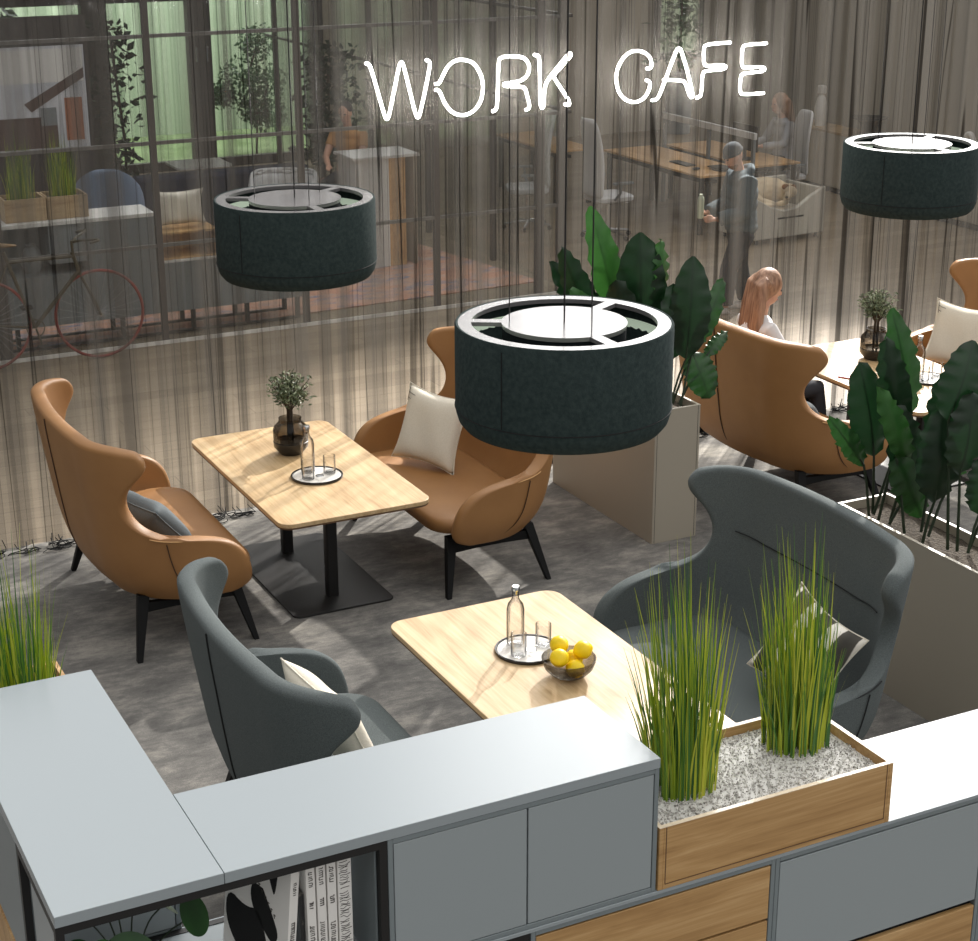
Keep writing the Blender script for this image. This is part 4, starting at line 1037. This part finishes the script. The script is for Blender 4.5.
# standing man in the beanie
std = dict(head=(.09, 0, 1.60), look=(1, .1, -.55), neck=(.02, 0, 1.44), chest=(-.01, 0, 1.24), waist=(-.02, 0, 1.03), hip=(-.02, 0, .90), shl=(0, .20, 1.37), shr=(0, -.20, 1.37), ell=(.06, .25, 1.08), elr=(.05, -.26, 1.09), wrl=(.30, .16, 1.01), wrr=(.30, -.14, 1.02),
           hdl=(.9, -.2, .0), hdr=(.9, .15, .05), thl=(-.02, .095, .86), thr=(-.02, -.095, .86), knl=(.13, .10, .49), knr=(-.06, -.10, .48), anl=(.15, .10, .10), anr=(-.14, -.10, .10), curl=(.85, 0, 0), pnl=(0, -1, 0), pnr=(0, 1, 0))
person('standing man in grey beanie and grey hoodie holding a bottle behind the curtain', (9.99, 14.22, -.03), PI-.25, std, parts=(('hoodie', 'hoodie', top_fn(1, .042, True, -.15), .013), ('trousers', 'trouser', leg_fn(.028), .014), ('shoes', 'shoe', shoe_fn, .012), ('beanie', 'beanie', beanie, .010), ('beard', 'hair_brown', lambda mb, J, hd, f, l, u, Rm: mb.ell(hd+f*.035-u*.075, (.058, .057, .045), rot=Rm), .010)))
o = MB().lathe([(0, 0), (.030, 0), (.033, .01), (.033, .19), (.028, .21), (.018, .225), (.018, .24), (0, .242)], 20).build('drink_bottle', M('bottle_green', lin(176, 186, 164), .4), smooth=40); o.location = (9.545, 14.26, .985)
tag(o, 'pale green drink bottle held up by the standing man', 'bottle')
# woman at the far desk
sit2 = dict(sit); sit2.update(look=(1, .05, -.12), head=(.03, 0, 1.36), wrl=(.33, .12, .86), wrr=(.33, -.10, .86), ell=(.08, .235, .88), elr=(.08, -.235, .88))
person('woman with long light-brown hair in grey blouse working at the far desk', (13.50, 18.42, .0), PI-.1, sit2, parts=(('blouse', 'shirt_grey', top_fn(1), .013), ('trousers', 'trouser', leg_fn(), .014), ('shoes', 'shoe', shoe_fn, .013), ('hair', 'hair_brown', hair_long(.30), .011)))
sit3 = dict(sit); sit3.update(look=(1, 0, -.3))
person('dark-haired man in an orange shirt sitting behind the white counter', (7.68, 18.9, 0.20), -PI*.75, sit3, parts=(('shirt', 'orange_shirt', top_fn(.3), .013), ('trousers', 'trouser', leg_fn(), .015), ('shoes', 'shoe', shoe_fn, .013), ('hair', 'hair_dark', hair_short, .011)))

t = thing('bar_stool', 'black bar stool the man in the orange shirt sits on', 'stool', (7.66, 18.92, .02))
MB().lathe([(0, .62), (.17, .62), (.19, .64), (.19, .665), (.17, .685), (0, .69)], 24).build('seat', 'black', t, smooth=50)
for q in range(4):
    a = PI/4+PI/2*q; MB().tube([(.13*math.cos(a), .13*math.sin(a), .62), (.21*math.cos(a), .21*math.sin(a), 0)], .014, 8).build('leg', 'black', t)
MB().tube([(.185*math.cos(2*PI*q/24), .185*math.sin(2*PI*q/24), .2) for q in range(24)], .009, 6, closed=True).build('footrest', 'black', t)
# ------------------------------------------------------------------ behind the curtain: lounge side
o = MB().prism([(2.2, 15.9), (8.82, 16.25), (8.35, 19.1), (2.2, 19.3)], 0, .012).build('patterned_rug', 'rug', smooth=0)
tag(o, 'faded red and blue patterned rug behind the glass partition', 'rug')
# long grey sideboard on a frame
t = thing('long_sideboard', 'long grey sideboard with white top and open niche behind the glass', 'sideboard', (2.2, 15.93, .0125))
b = MB(); b.box(0, 0, .22, 3.74, .45, .70); b.box(1.63, 0, .70, 2.28, .45, 1.165); b.box(0, .44, .70, 1.63, .45, 1.165); b.box(1.28, .02, .80, 1.62, .43, 1.16)
b.build('carcass', 'dark_grey', t, smooth=0)
b = MB(); b.box(-.01, -.01, 1.166, 2.29, .46, 1.20); b.build('top_panel', 'white', t, smooth=0)
MB().box(2.29, 0, .701, 3.75, .46, .715).build('bench_top', 'white', t, smooth=0)
b = MB()
for x in (.1, .9, 1.9, 2.6, 3.15, 3.68):
    b.box(x, .02, .0, x+.04, .06, .22); b.box(x, .40, 0, x+.04, .44, .22)
b.box(.1, .02, .0, 3.72, .06, .02); b.box(.1, .40, 0, 3.72, .44, .02); b.build('base_frame', 'black_metal', t, smooth=0)
b = MB(); b.box(2.31, .06, .716, 2.92, .44, .735); b.box(2.31, .06, .735, 2.33, .44, .96); b.box(2.90, .06, .735, 2.92, .44, .96); b.box(2.31, .06, .96, 2.92, .44, .98); b.box(2.33, .42, .735, 2.90, .44, .96)
b.build('wooden_niche', 'desk_wood', t, smooth=0)
pillow('cushion', 'cream cushion standing on the wooden niche of the grey sideboard', 'cream', (4.82, 16.2, 1.185), eul((1, 0, 0), (0, -1, .12)), .50, .34, .07, False)
# niche things
for x, lb, mm in ((2.95, 'pink framed print with a round arch standing in the sideboard niche', 'orange_panel'), (3.35, 'grey vessel standing in the sideboard niche', 'white')):
    if mm == 'white':
        o = MB().lathe([(0, 0), (.07, 0), (.11, .10), (.08, .2), (.05, .24), (.055, .26), (.04, .26), (0, .2)], 20).build('vessel', 'dark_grey', smooth=50); o.location = (x, 16.15, .7145); tag(o, lb, 'vase')
    else:
        t = thing('framed_print', lb, 'picture', (x, 16.22, .7145)); MB().box(-.16, 0, 0, .16, .02, .38).build('backing', 'orange_panel', t, smooth=0)
        MB().prism([(-.10+.0, 0)]+[(.10*math.cos(a), .10*math.sin(a)) for a in [PI*q/12 for q in range(13)]], 0, .004).build('arch', 'white', t, rot=(PI/2, 0, 0), loc=(0, -.001, .16))
# planter boxes on the sideboard
for x, lb in ((3.31, 'pale wooden box of bright grass on the grey sideboard, nearer the bicycle saddle'), (3.70, 'pale wooden box of bright grass on the grey sideboard, beside the blue armchair')):
    t = thing('grass_box', lb, 'planter', (x, 16.02, 1.2145), 0, 'wooden grass boxes on the grey sideboard')
    w = MB(); w.box(-.19, 0, 0, -.175, .32, .21); w.box(.175, 0, 0, .19, .32, .21); w.box(-.175, 0, 0, .175, .015, .21); w.box(-.175, .305, 0, .175, .32, .21); w.build('box_panel', 'pale_wood', t, smooth=0)
    MB().box(-.175, .015, .004, .175, .305, .17).build('soil', 'soil', t, smooth=0)
grass('tuft of bright grass in the sideboard box nearer the bicycle saddle', 3.31, 16.18, 1.388, 150, .13, .10, .66, .04, 8, (0, 0), GG)
grass('tuft of bright grass in the sideboard box beside the blue armchair', 3.70, 16.18, 1.388, 150, .13, .10, .66, .04, 9, (0, 0), GG)

def armchair(name, label, loc, rz, fab, w=.8, d=.8, h=1.3, sh=.45, cat='armchair'):
    t = thing(name, label, cat, loc, rz)
    rows = []
    for z in [.16, .3, .45, .6, .75, .9, 1.0, 1.0+(h-1.0)*.5, h-.04, h]:
        zz_ = min(z, h); A = interp([(.16, 1.0), (.55, 1.05), (.72, .8), (1.0, .62), (h-.22, .50), (h-.08, .36), (h, .10)], zz_)*w/.8
        ub = -d/2 - .10*(zz_-.16)
        rr = []
        for i in range(25):
            a = A*(-1+i/12); L = w/2-.25; s = 1 if a >= 0 else -1; q = abs(a)
            if q < L: u_, v_ = ub, q
            elif q < L+.25*PI/2: tt = (q-L)/.25; u_, v_ = ub+.25*(1-math.cos(tt)), L+.25*math.sin(tt)
            else: u_, v_ = ub+.25+(q-L-.25*PI/2), w/2
            rr.append((u_, s*v_, zz_))
        rows.append(rr)
    MB().loft(rows, False, False, closed=False).build('shell', fab, t, smooth=180, solid=(.09, 0), sub=1)
    MB().loft([[(x*k_, y*k_, z) for x, y in rrect(-d*.46, -w*.44, d*.46, w*.44, .15)] for z, k_ in ((.18, .94), (.22, 1), (sh-.05, 1), (sh, .93))]).build('seat', fab, t, smooth=50)
    for sx in (-1, 1):
        for sy in (-1, 1): MB().tube([(sx*d*.32, sy*w*.32, .2), (sx*d*.38, sy*w*.38, 0)], [.022, .015], 8).build('leg', 'black', t)
    return t
armchair('lounge_armchair', 'denim blue armchair with a rounded back behind the glass partition', (4.52, 17.75, .022), math.radians(75), 'denim', .66, .7, 1.40)
armchair('lounge_armchair', 'white low armchair behind the glass, beside the white counter', (6.62, 18.25, .022), math.radians(-120), 'white_shell', .7, .65, 1.0)
# navy sofa, seen from the back
t = thing('navy_sofa', 'dark navy upholstered sofa with rounded ends, its back to the glass', 'sofa', (6.2, 19.4, .0125))
MB().prism(rrect(-1.05, -.42, 1.05, -.14, .13, 6), .12, .98).build('backrest', 'navy', t, bevel=.05, seg=3)
MB().prism(rrect(-1.0, -.13, 1.0, .42, .1, 5), .12, .44).build('seat', 'navy', t, bevel=.04, seg=3)
for s in (-1, 1): MB().prism(rrect(s*1.06-.09, -.40, s*1.06+.09, .42, .08, 5), .12, .62).build('armrest', 'navy', t, bevel=.04, seg=3)
for sx in (-.95, .95):
    for sy in (-.33, .33): MB().tube([(sx, sy, 0), (sx, sy, .13)], .025, 8).build('leg', 'black', t)
t = thing('side_table', 'small white square side table with raised edge beyond the navy sofa', 'table', (6.62, 21.3, 0))
MB().prism(rrect(-.36, -.30, .36, .30, .06, 5), .69, .715).build('table_top', 'white', t); MB().tube([(0, 0, .02), (0, 0, .69)], .03, 10).build('leg', 'frame', t); MB().lathe([(0, 0), (.22, 0), (.22, .015), (0, .02)], 24).build('base', 'frame', t)
# white counter block with wooden side
t = thing('white_counter', 'white counter block with a wooden side panel in front of the seated man', 'counter', (7.56, 17.9, .0125))
MB().box(-.30, -.25, 0, .10, .25, 1.22).build('body', 'white', t, smooth=0); MB().box(.101, -.25, 0, .30, .25, 1.22).build('side_panel', 'desk_wood', t, smooth=0); MB().box(-.34, -.29, 1.221, .46, .29, 1.25).build('top_panel', 'white', t, smooth=0); MB().box(.40, -.25, 0, .44, .25, 1.22).build('end_panel', 'wall', t, smooth=0)
# framed picture on a screen wall
t = thing('wall_picture', 'large picture of a pale gabled house on the far panel behind the grass boxes', 'picture', (4.38, 20.0, 1.20))
MB().box(-.62, 0, 0, .56, .03, 1.18).build('canvas', 'sky_print', t, smooth=0)
MB().box(-.62, -.003, .78, .54, -.001, 1.15).build('white_siding', 'white', t, smooth=0)
MB().prism([(-.16, .55), (.54, .93), (.54, .82), (-.08, .46)], 0, .004).build('roof', 'roof_print', t, rot=(PI/2, 0, 0), loc=(0, -.004, 0), smooth=0)
MB().box(.30, -.006, .12, .50, -.001, .60).build('orange_wall', 'orange_panel', t, smooth=0); MB().box(-.60, -.006, .05, .20, -.001, .40).build('dark_ground', 'roof_print', t, smooth=0); MB().box(.02, -.007, .3, .2, -.001, .5).build('window', 'dark_grey', t, smooth=0)
struct(MB().box(3.2, 20.04, 0, 5.0, 20.12, 2.7).build('wall_screen', 'frame', smooth=0))

def leafy(name, label, loc, n, fn, mat, size, seed, stems=None, group=None):
    t = thing(name, label, 'plant', loc, 0, group); rnd = random.Random(seed); mb = MB()
    for i in range(n):
        c = V(fn(rnd)); d = V((rnd.gauss(0, 1), rnd.gauss(0, 1), rnd.gauss(-.2, .7))).normalized(); s_ = d.orthogonal().normalized(); s_ = (Matrix.Rotation(rnd.uniform(0, 6), 3, d) @ s_)
        L = size*rnd.uniform(.6, 1.2); W = L*.3; nn = d.cross(s_)
        mb.add([c, c+d*L*.45+s_*W+nn*L*.06, c+d*L, c+d*L*.45-s_*W+nn*L*.06], [(0, 1, 2), (0, 2, 3)])
    mb.build('foliage', mat, t, smooth=0)
    if stems:
        m2 = MB()
        for s_ in stems: m2.tube(s_, .018, 6)
        m2.build('stem', 'twig', t)
    return t
leafy('climbing_plant', 'tall climbing plant with dark leaves beside the dark window post', (5.62, 21.2, 0), 420, lambda r: ((lambda z: (r.gauss(0, .16+.05*math.sin(z*5)), r.gauss(0, .15), z))(r.uniform(.05, 2.5))), 'leaf_dark', .13, 31, [[(0, 0, 0), (.05, 0, 1), (-.04, 0, 2.3)]])
leafy('hanging_foliage', 'dark foliage outside behind the house picture', (4.6, 26.3, -.1), 700, lambda r: (r.uniform(-1.4, .9), r.gauss(0, .3), r.uniform(1.6, 2.9)), 'leaf_dark', .2, 33, [[(-1, 0, 0), (-1, 0, 2.6)], [(.4, 0, 0), (.4, 0, 2.6)]])
def blobtree(r):
    c, rr = r.choice([((.28, 0, 1.75), .30), ((.0, 0, 1.2), .38), ((.42, .1, 1.15), .36), ((-.38, -.1, 1.0), .22), ((.2, 0, .75), .28), ((.45, 0, .6), .3)])
    v = V((r.gauss(0, 1), r.gauss(0, 1), r.gauss(0, .8))).normalized()*rr*r.random()**.4
    return V(c)+v
leafy('cloud_pruned_tree', 'small tree with rounded foliage pads against the pale green fence', (8.9, 26.2, -.1), 2600, blobtree, 'leaf', .085, 35, [[(.2, 0, 0), (.25, 0, .7), (.1, 0, 1.2), (.28, 0, 1.7)], [(.25, 0, .6), (.45, 0, 1.1)]])
leafy('shrub', 'dark green shrub in a terracotta pot behind the white armchair', (8.3, 21.0, .43), 700, lambda r: (r.gauss(0, .2), r.gauss(0, .2), r.uniform(.16, 1.7)), 'leaf_dark', .13, 37, [[(0, 0, -.02), (0, 0, 1.4)]])
o = MB().lathe([(0, 0), (.16, 0), (.22, .36), (.24, .40), (.20, .40), (0, .34)], 24).build('plant_pot', 'terracotta', smooth=40); o.location = (8.3, 21.0, 0); tag(o, 'terracotta pot under the dark green shrub', 'plant pot')
leafy('window_plant', 'green plant standing in the small bright far window', (15.95, 24.6, 1.0), 260, lambda r: (r.gauss(0, .22), r.gauss(0, .12), r.uniform(.1, 1.35)), 'leaf', .15, 39, [[(0, 0, 0), (0, 0, 1.2)]])
o = MB().lathe([(0, 0), (.2, 0), (.24, 1.0), (.20, 1.0), (0, .9)], 20).build('plant_pot', 'dark_grey', smooth=40); o.location = (15.95, 24.6, 0); tag(o, 'tall grey pot below the small bright far window', 'plant pot')

# bicycle leaning in front of the glass
t = thing('bicycle', 'old bicycle with red-rimmed wheels leaning at the glass partition', 'bicycle', (3.78, 15.46, 0))
def wheel(cx):
    mb = MB(); R_ = .405
    mb.tube([(cx+R_*math.cos(a), 0, .42+R_*math.sin(a)) for a in [2*PI*q/48 for q in range(48)]], .014, 8, closed=True)
    o = mb.build('wheel', 'bike_red', t, smooth=180)
    s_ = MB()
    for q in range(28):
        a = 2*PI*q/28; s_.tube([(cx+.02*math.cos(a+1), .02*(-1)**q, .42+.02*math.sin(a+1)), (cx+.40*math.cos(a), 0, .42+.40*math.sin(a))], .0012, 3)
    s_.build('spoke', 'steel', o)
    MB().tube([(cx, -.05, .42), (cx, .05, .42)], .02, 8).build('hub', 'steel', o)
wheel(.0); wheel(-1.04)
f = MB()
f.tube([(0, -.05, .42), (-.06, -.04, .60), (-.15, 0, .80)], .012, 6); f.tube([(0, .05, .42), (-.06, .04, .60), (-.15, 0, .80)], .012, 6)
f.tube([(-.15, 0, .80), (-.21, 0, 1.02)], .018, 8); f.tube([(-.16, 0, .84), (-.60, 0, .36)], .019, 8); f.tube([(-.19, 0, .98), (-.80, 0, .98)], .017, 8)
f.tube([(-.60, 0, .36), (-.82, 0, 1.08)], .017, 8); f.tube([(-.60, 0, .36), (-1.04, .04, .42)], .010, 6); f.tube([(-.80, 0, .96), (-1.04, .04, .42)], .010, 6)
f.build('frame', 'bike_dark', t)
MB().tube(chaikin([V((-.10, -.27, 1.14)), V((.02, -.25, 1.16)), V((-.16, -.06, 1.13)), V((-.20, 0, 1.10)), V((-.16, .06, 1.13)), V((.02, .25, 1.16)), V((-.10, .27, 1.14))], 2), .012, 8).build('handlebar', 'bike_dark', t)
MB().tube([(-.20, 0, 1.0), (-.205, 0, 1.12)], .013, 8).build('stem', 'bike_dark', t)
MB().tube([(-1.0, 0, 1.13), (-.86, 0, 1.14), (-.70, 0, 1.125)], [.07, .05, .018], 10, squash=.5).build('saddle', 'leather_bar', t)
c = MB().lathe([(.075, -.004), (.085, -.004), (.085, .004), (.075, .004), (.075, -.004)], 24).build('chainring', 'bike_dark', t, rot=(PI/2, 0, 0), loc=(-.60, -.03, .36))
MB().tube([(-.60, -.05, .36), (-.56, -.05, .20)], .009, 6).tube([(-.60, .05, .36), (-.64, .05, .52)], .009, 6).build('crank', 'bike_dark', t)
MB().box(-.60, -.15, .18, -.50, -.055, .205).build('pedal', 'black_metal', t, smooth=0); MB().box(-.69, .055, .515, -.59, .15, .54).build('pedal', 'black_metal', t, smooth=0)

# ------------------------------------------------------------------ behind the curtain: office side
def desk(label, x0, y0, x1, y1):
    t = thing('office_desk', label, 'desk', ((x0+x1)/2, (y0+y1)/2, 0), 0, 'wood-topped office desks'); a, b = (x1-x0)/2, (y1-y0)/2
    MB().box(-a, -b, .705, a, b, .73).build('desk_top', 'desk_wood', t, smooth=0, bevel=.003)
    for sy in (-1, 1):
        for sx in (-1, 1): MB().box(sx*(a-.06)-.025, sy*(b-.06)-.025, 0, sx*(a-.06)+.025, sy*(b-.06)+.025, .704).build('leg', 'black_metal', t, smooth=0)
    MB().box(-a+.1, -b+.05, .62, -a+.28, b-.05, .66).build('cable_tray', 'black_metal', t, smooth=0)
    return t
desk('wood-topped office desk with a pale rail behind it, facing the white office chairs', 11.66, 17.45, 12.44, 19.75)
desk('wood-topped office desk where the woman in the grey blouse sits', 12.62, 17.75, 13.36, 19.75)
desk('wood-topped office desk behind the far white office chair', 11.0, 19.9, 11.62, 21.6)
o = MB().box(12.46, 17.5, 1.10, 12.50, 19.6, 1.18).build('desk_rail', 'white_shell', smooth=0, bevel=.004); tag(o, 'pale horizontal rail standing on posts between the two office desks', 'desk rail')
[MB().box(12.46, y, 0, 12.50, y+.04, 1.10).build('post', 'dark_grey', o, smooth=0) for y in (17.52, 18.5, 19.54)]
for x, y, rz, lb in ((12.85, 18.25, 0, 'dark monitor facing the woman in the grey blouse'),):
    t = thing('monitor', lb, 'monitor', (x, y, .731), rz, 'desk monitors')
    MB().lathe([(0, 0), (.13, 0), (.13, .012), (0, .016)], 24).build('base', 'black_metal', t); MB().box(-.015, -.02, .012, .015, .02, .20).build('stand', 'black_metal', t, smooth=0); MB().box(-.012, -.27, .12, .012, .27, .44).build('screen', 'black_metal', t, smooth=0, bevel=.004)
t = thing('laptop', 'closed black laptop on a round black stand at the near end of the first desk', 'laptop', (12.15, 17.72, .731))
MB().lathe([(0, 0), (.12, 0), (.12, .014), (0, .018)], 24).build('stand', 'black_metal', t); MB().box(-.11, -.16, .018, .11, .16, .036).build('case', 'black_metal', t, smooth=0, bevel=.004)
for x, y, lb in ((11.95, 18.3, 'black keyboard lying on the first desk'),):
    o = MB().box(-.07, -.2, 0, .07, .2, .018).build('keyboard', 'black_metal', smooth=0, bevel=.004); o.location = (x, y, .731); tag(o, lb, 'keyboard')
o = MB().ell((0, 0, .018), (.055, .035, .018)).build('computer_mouse', 'black_metal'); o.location = (11.86, 17.85, .731); tag(o, 'black computer mouse at the near end of the first desk', 'mouse')
def office_chair(label, loc, rz):
    t = thing('office_chair', label, 'office chair', loc, rz, 'white office chairs')
    rows = []
    for q in range(9):
        f_ = q/8; z = .52+.95*f_; w_ = .24*(1-.22*f_**3) if f_ < .95 else .15; x_ = -.26-.06*math.sin(f_*PI*.9)*-1-.10*f_
        rows.append([(x_+.05*(y_/.24)**2, y_*w_/.24, z) for y_ in [-.24+.06*i for i in range(9)]])
    MB().loft(rows, False, False, closed=False).build('backrest', 'white_shell', t, smooth=180, solid=(.045, 0), sub=1)
    MB().loft([[(x*k_, y*k_, z) for x, y in rrect(-.24, -.24, .26, .24, .1)] for z, k_ in ((.46, .9), (.48, 1), (.52, 1), (.54, .9))]).build('seat', 'white_shell', t, smooth=50)
    for s in (-1, 1): MB().tube([(-.05, s*.25, .50), (-.02, s*.33, .60), (-.02, s*.33, .70)], .016, 8).box(-.12, s*.33-.03, .70, .14, s*.33+.03, .725).build('armrest', 'dark_grey', t)
    MB().tube([(0, 0, .08), (0, 0, .46)], [.035, .028], 10).build('column', 'chrome', t)
    for q in range(5):
        a = 2*PI*q/5; MB().tube([(0, 0, .10), (.30*math.cos(a), .30*math.sin(a), .07)], [.022, .014], 8).build('foot', 'steel', t)
        MB().lathe([(0, -.015), (.028, -.015), (.03, 0), (.028, .015), (0, .015)], 12).build('caster', 'black_metal', t, rot=(PI/2, 0, a), loc=(.30*math.cos(a), .30*math.sin(a), .031))
    return t
oc = office_chair('white office chair at the first desk, its seat facing the wood top', (10.64, 17.9, 0), 0)
dup(oc, (10.05, 18.85, 0), PI-.3, 'white office chair further back, partly behind the partition post')
dup(oc, (13.62, 18.42, 0), PI-.1, 'white office chair the woman in the grey blouse sits on').scale = (.95, .95, .86)
# sideboard with ornaments
t = thing('office_sideboard', 'low beige sideboard along the far wall under the white figurine', 'sideboard', (14.86, 18.6, 0))
MB().box(0, -3.2, .08, .44, 1.6, .80).build('carcass', 'wall', t, smooth=0); MB().box(-.01, -3.21, .801, .45, 1.61, .83).build('top_panel', 'pale_wood', t, smooth=0); MB().box(.03, -3.15, 0, .42, 1.55, .08).build('plinth', 'gap', t, smooth=0)
for q in range(6): MB().box(-.012, -3.19+.80*q, .10, -.001, -3.19+.79+.80*q, .79).build('door', 'wall', t, smooth=0)
t = thing('figurine', 'white abstract figurine standing on the beige sideboard', 'figurine', (15.05, 19.6, .831))
MB().lathe([(0, 0), (.07, 0), (.085, .1), (.09, .25), (.06, .38), (.03, .42), (0, .43)], 18).build('body', 'white', t, smooth=50); MB().box(-.05, -.05, .43, .05, .05, .55).build('head', 'white', t, smooth=0, bevel=.02)
o = MB().lathe([(0, 0), (.09, 0), (.1, .12), (.16, .2), (.24, .235), (.235, .245), (.14, .21), (0, .14)], 24).build('footed_bowl', 'black_metal', smooth=50); o.location = (15.06, 18.55, .831); tag(o, 'black footed bowl on the beige sideboard', 'bowl')
t = thing('arched_ornament', 'white arched ornament on the beige sideboard above the pendant lamp', 'ornament', (15.05, 16.6, .831))
MB().tube(chaikin([V((0, -.1, 0)), V((0, -.1, .2)), V((0, -.02, .3)), V((0, .08, .24)), V((0, .1, 0))], 2), .035, 10).build('arch', 'white', t); MB().box(-.05, -.14, -.0, .05, .14, .012).build('base', 'white', t, smooth=0)
# dog bed and dog
t = thing('pet_sofa', 'pale grey box-shaped pet bed with a dipped front edge behind the curtain', 'pet bed', (12.47, 16.70, 0), math.radians(4))
fr_ = [(-.53, .06), (.53, .06), (.53, .62), (.30, .52), (.10, .40), (-.10, .38), (-.30, .44), (-.53, .56)]
MB().prism(fr_, 0, .06).build('front_panel', 'bed', t, rot=(PI/2, 0, 0), loc=(0, .06, 0), bevel=.012)
b = MB(); b.box(-.53, .06, .06, -.47, .72, .57); b.box(.47, .06, .06, .53, .72, .60); b.box(-.47, .66, .06, .47, .72, .66); b.box(-.47, .06, .06, .47, .66, .20); b.build('side_panel', 'bed', t, smooth=0, bevel=.012)
MB().loft([[(x*k_, .36+y*k_, z) for x, y in rrect(-.46, -.29, .46, .29, .1)] for z, k_ in ((.201, .97), (.25, 1), (.32, .98), (.345, .85))]).build('mattress', 'cream', t, smooth=50)
MB().box(-.20, -.003, .285, .20, .001, .305).build('pocket_slot', 'gap', t, smooth=0)
for sx in (-.46, .46):
    for y in (.06, .66): MB().tube([(sx, y, 0), (sx, y, .07)], .02, 8).build('foot', 'black', t)
t = thing('dog', 'cream dog curled up asleep in the pale grey pet bed', 'dog', (12.44, 17.06, .372), math.radians(0))
b = MB()
b.tube([(-.26, .02, .13), (-.16, .14, .16), (0, .17, .17), (.15, .12, .16), (.23, 0, .14)], [.11, .15, .16, .145, .10], 14)     # curled trunk
b.tube([(.20, .03, .17), (.22, -.08, .19)], [.09, .08], 10); b.ell((.17, -.14, .18), (.085, .08, .072)); b.tube([(.14, -.17, .17), (.07, -.22, .14), (.05, -.23, .13)], [.055, .042, .032], 10)
b.tube([(.20, -.04, .10), (.10, -.15, .06), (-.04, -.17, .05)], [.055, .04, .032], 8); b.tube([(-.28, 0, .10), (-.22, -.12, .08), (-.06, -.14, .05)], [.085, .06, .034], 8); b.tube([(-.33, .04, .10), (-.36, -.08, .06), (-.24, -.19, .05), (-.1, -.2, .05)], [.04, .035, .03, .018], 8)
b.build('body', 'dog', t, smooth=180, remesh=.014)
e = MB(); e.ell((.235, -.11, .20), (.03, .05, .06)); e.ell((.13, -.09, .235), (.05, .035, .035)); e.build('ear', 'dog_ear', t); MB().ell((.045, -.24, .14), (.018, .016, .014)).build('nose', 'gap', t)

# ------------------------------------------------------------------ light
w = bpy.data.worlds.new('World'); S.world = w; t = NT(w)
tc = t.n('ShaderNodeTexCoord'); 
def dot(v):
    d = t.n('ShaderNodeVectorMath', operation='DOT_PRODUCT'); d.inputs[1].default_value = V(v).normalized(); t.l(tc.outputs['Generated'], d.inputs[0]); return d.outputs['Value']
def mr(x, a, b, c, d):
    m = t.n('ShaderNodeMapRange', interpolation_type='SMOOTHSTEP'); m.inputs[1].default_value = a; m.inputs[2].default_value = b; m.inputs[3].default_value = c; m.inputs[4].default_value = d; t.l(x, m.inputs[0]); return m.outputs[0]
def add(a, b):
    m = t.n('ShaderNodeMath', operation='ADD'); t.l(a, m.inputs[0]); t.l(b, m.inputs[1]); return m.outputs[0]
AZ = math.radians(52); EL = math.radians(24)
lobe = (math.sin(AZ)*math.cos(EL), math.cos(AZ)*math.cos(EL), math.sin(EL))
st = add(add(mr(dot((0, 0, 1)), -.2, 1, .44, 1.38), mr(dot(lobe), .875, .978, 0, 8.5)), mr(dot((.25, .8, .45)), .2, 1, 0, .35))
mu = t.n('ShaderNodeMath', operation='MULTIPLY'); t.l(st, mu.inputs[0]); t.l(mr(dot((-1, .1, -.1)), .1, .9, 1, .30), mu.inputs[1]); st = mu.outputs[0]
bg = t.n('ShaderNodeBackground'); bg.inputs[0].default_value = (1, .985, .965, 1); t.l(st, bg.inputs[1])
o = t.n('ShaderNodeOutputWorld'); t.l(bg.outputs[0], o.inputs[0])
sp = bpy.data.lights.new('sun_beam', 'SPOT'); sp.energy = 42000; sp.color = (1, .95, .88); sp.spot_size = math.radians(38); sp.spot_blend = 1.0; sp.shadow_soft_size = .12
so = bpy.data.objects.new('sun_beam', sp); COL.objects.link(so)
tgt = V((6.5, 10.1, 0)); az, el = math.radians(48), math.radians(38)
so.location = tgt + V((math.sin(az)*math.cos(el), math.cos(az)*math.cos(el), math.sin(el)))*15
so.rotation_euler = (tgt-so.location).to_track_quat('-Z', 'Y').to_euler()

al = bpy.data.lights.new('siding_fill', 'AREA'); al.shape = 'RECTANGLE'; al.size = 9; al.size_y = 2; al.energy = 560; al.color = (.97, 1, .95)  # added fill lamp that brightens the green garden siding
ao = bpy.data.objects.new('siding_fill', al); COL.objects.link(ao); ao.location = (8, 25.9, 4.6)
ao.rotation_euler = (V((9, 29, 1))-ao.location).to_track_quat('-Z', 'Y').to_euler()

# ------------------------------------------------------------------ camera
cam = bpy.data.cameras.new('camera'); co = bpy.data.objects.new('camera', cam); COL.objects.link(co)
Rm = Matrix.Rotation(math.radians(-26.748), 4, 'Z') @ Matrix.Rotation(math.radians(70.383), 4, 'X') @ Matrix.Rotation(math.radians(-.1635), 4, 'Z')
co.matrix_world = Matrix.Translation((0, 0, 4.4)) @ Rm
cam.sensor_width = 36; cam.lens = 1730/978*36; cam.clip_end = 200
S.camera = co
S.view_settings.view_transform = 'Standard'; S.view_settings.look = 'None'; S.view_settings.exposure = 0
S.cycles.use_denoising = True
S.cycles.transparent_max_bounces = 16; S.cycles.max_bounces = 8; S.cycles.sample_clamp_indirect = 6
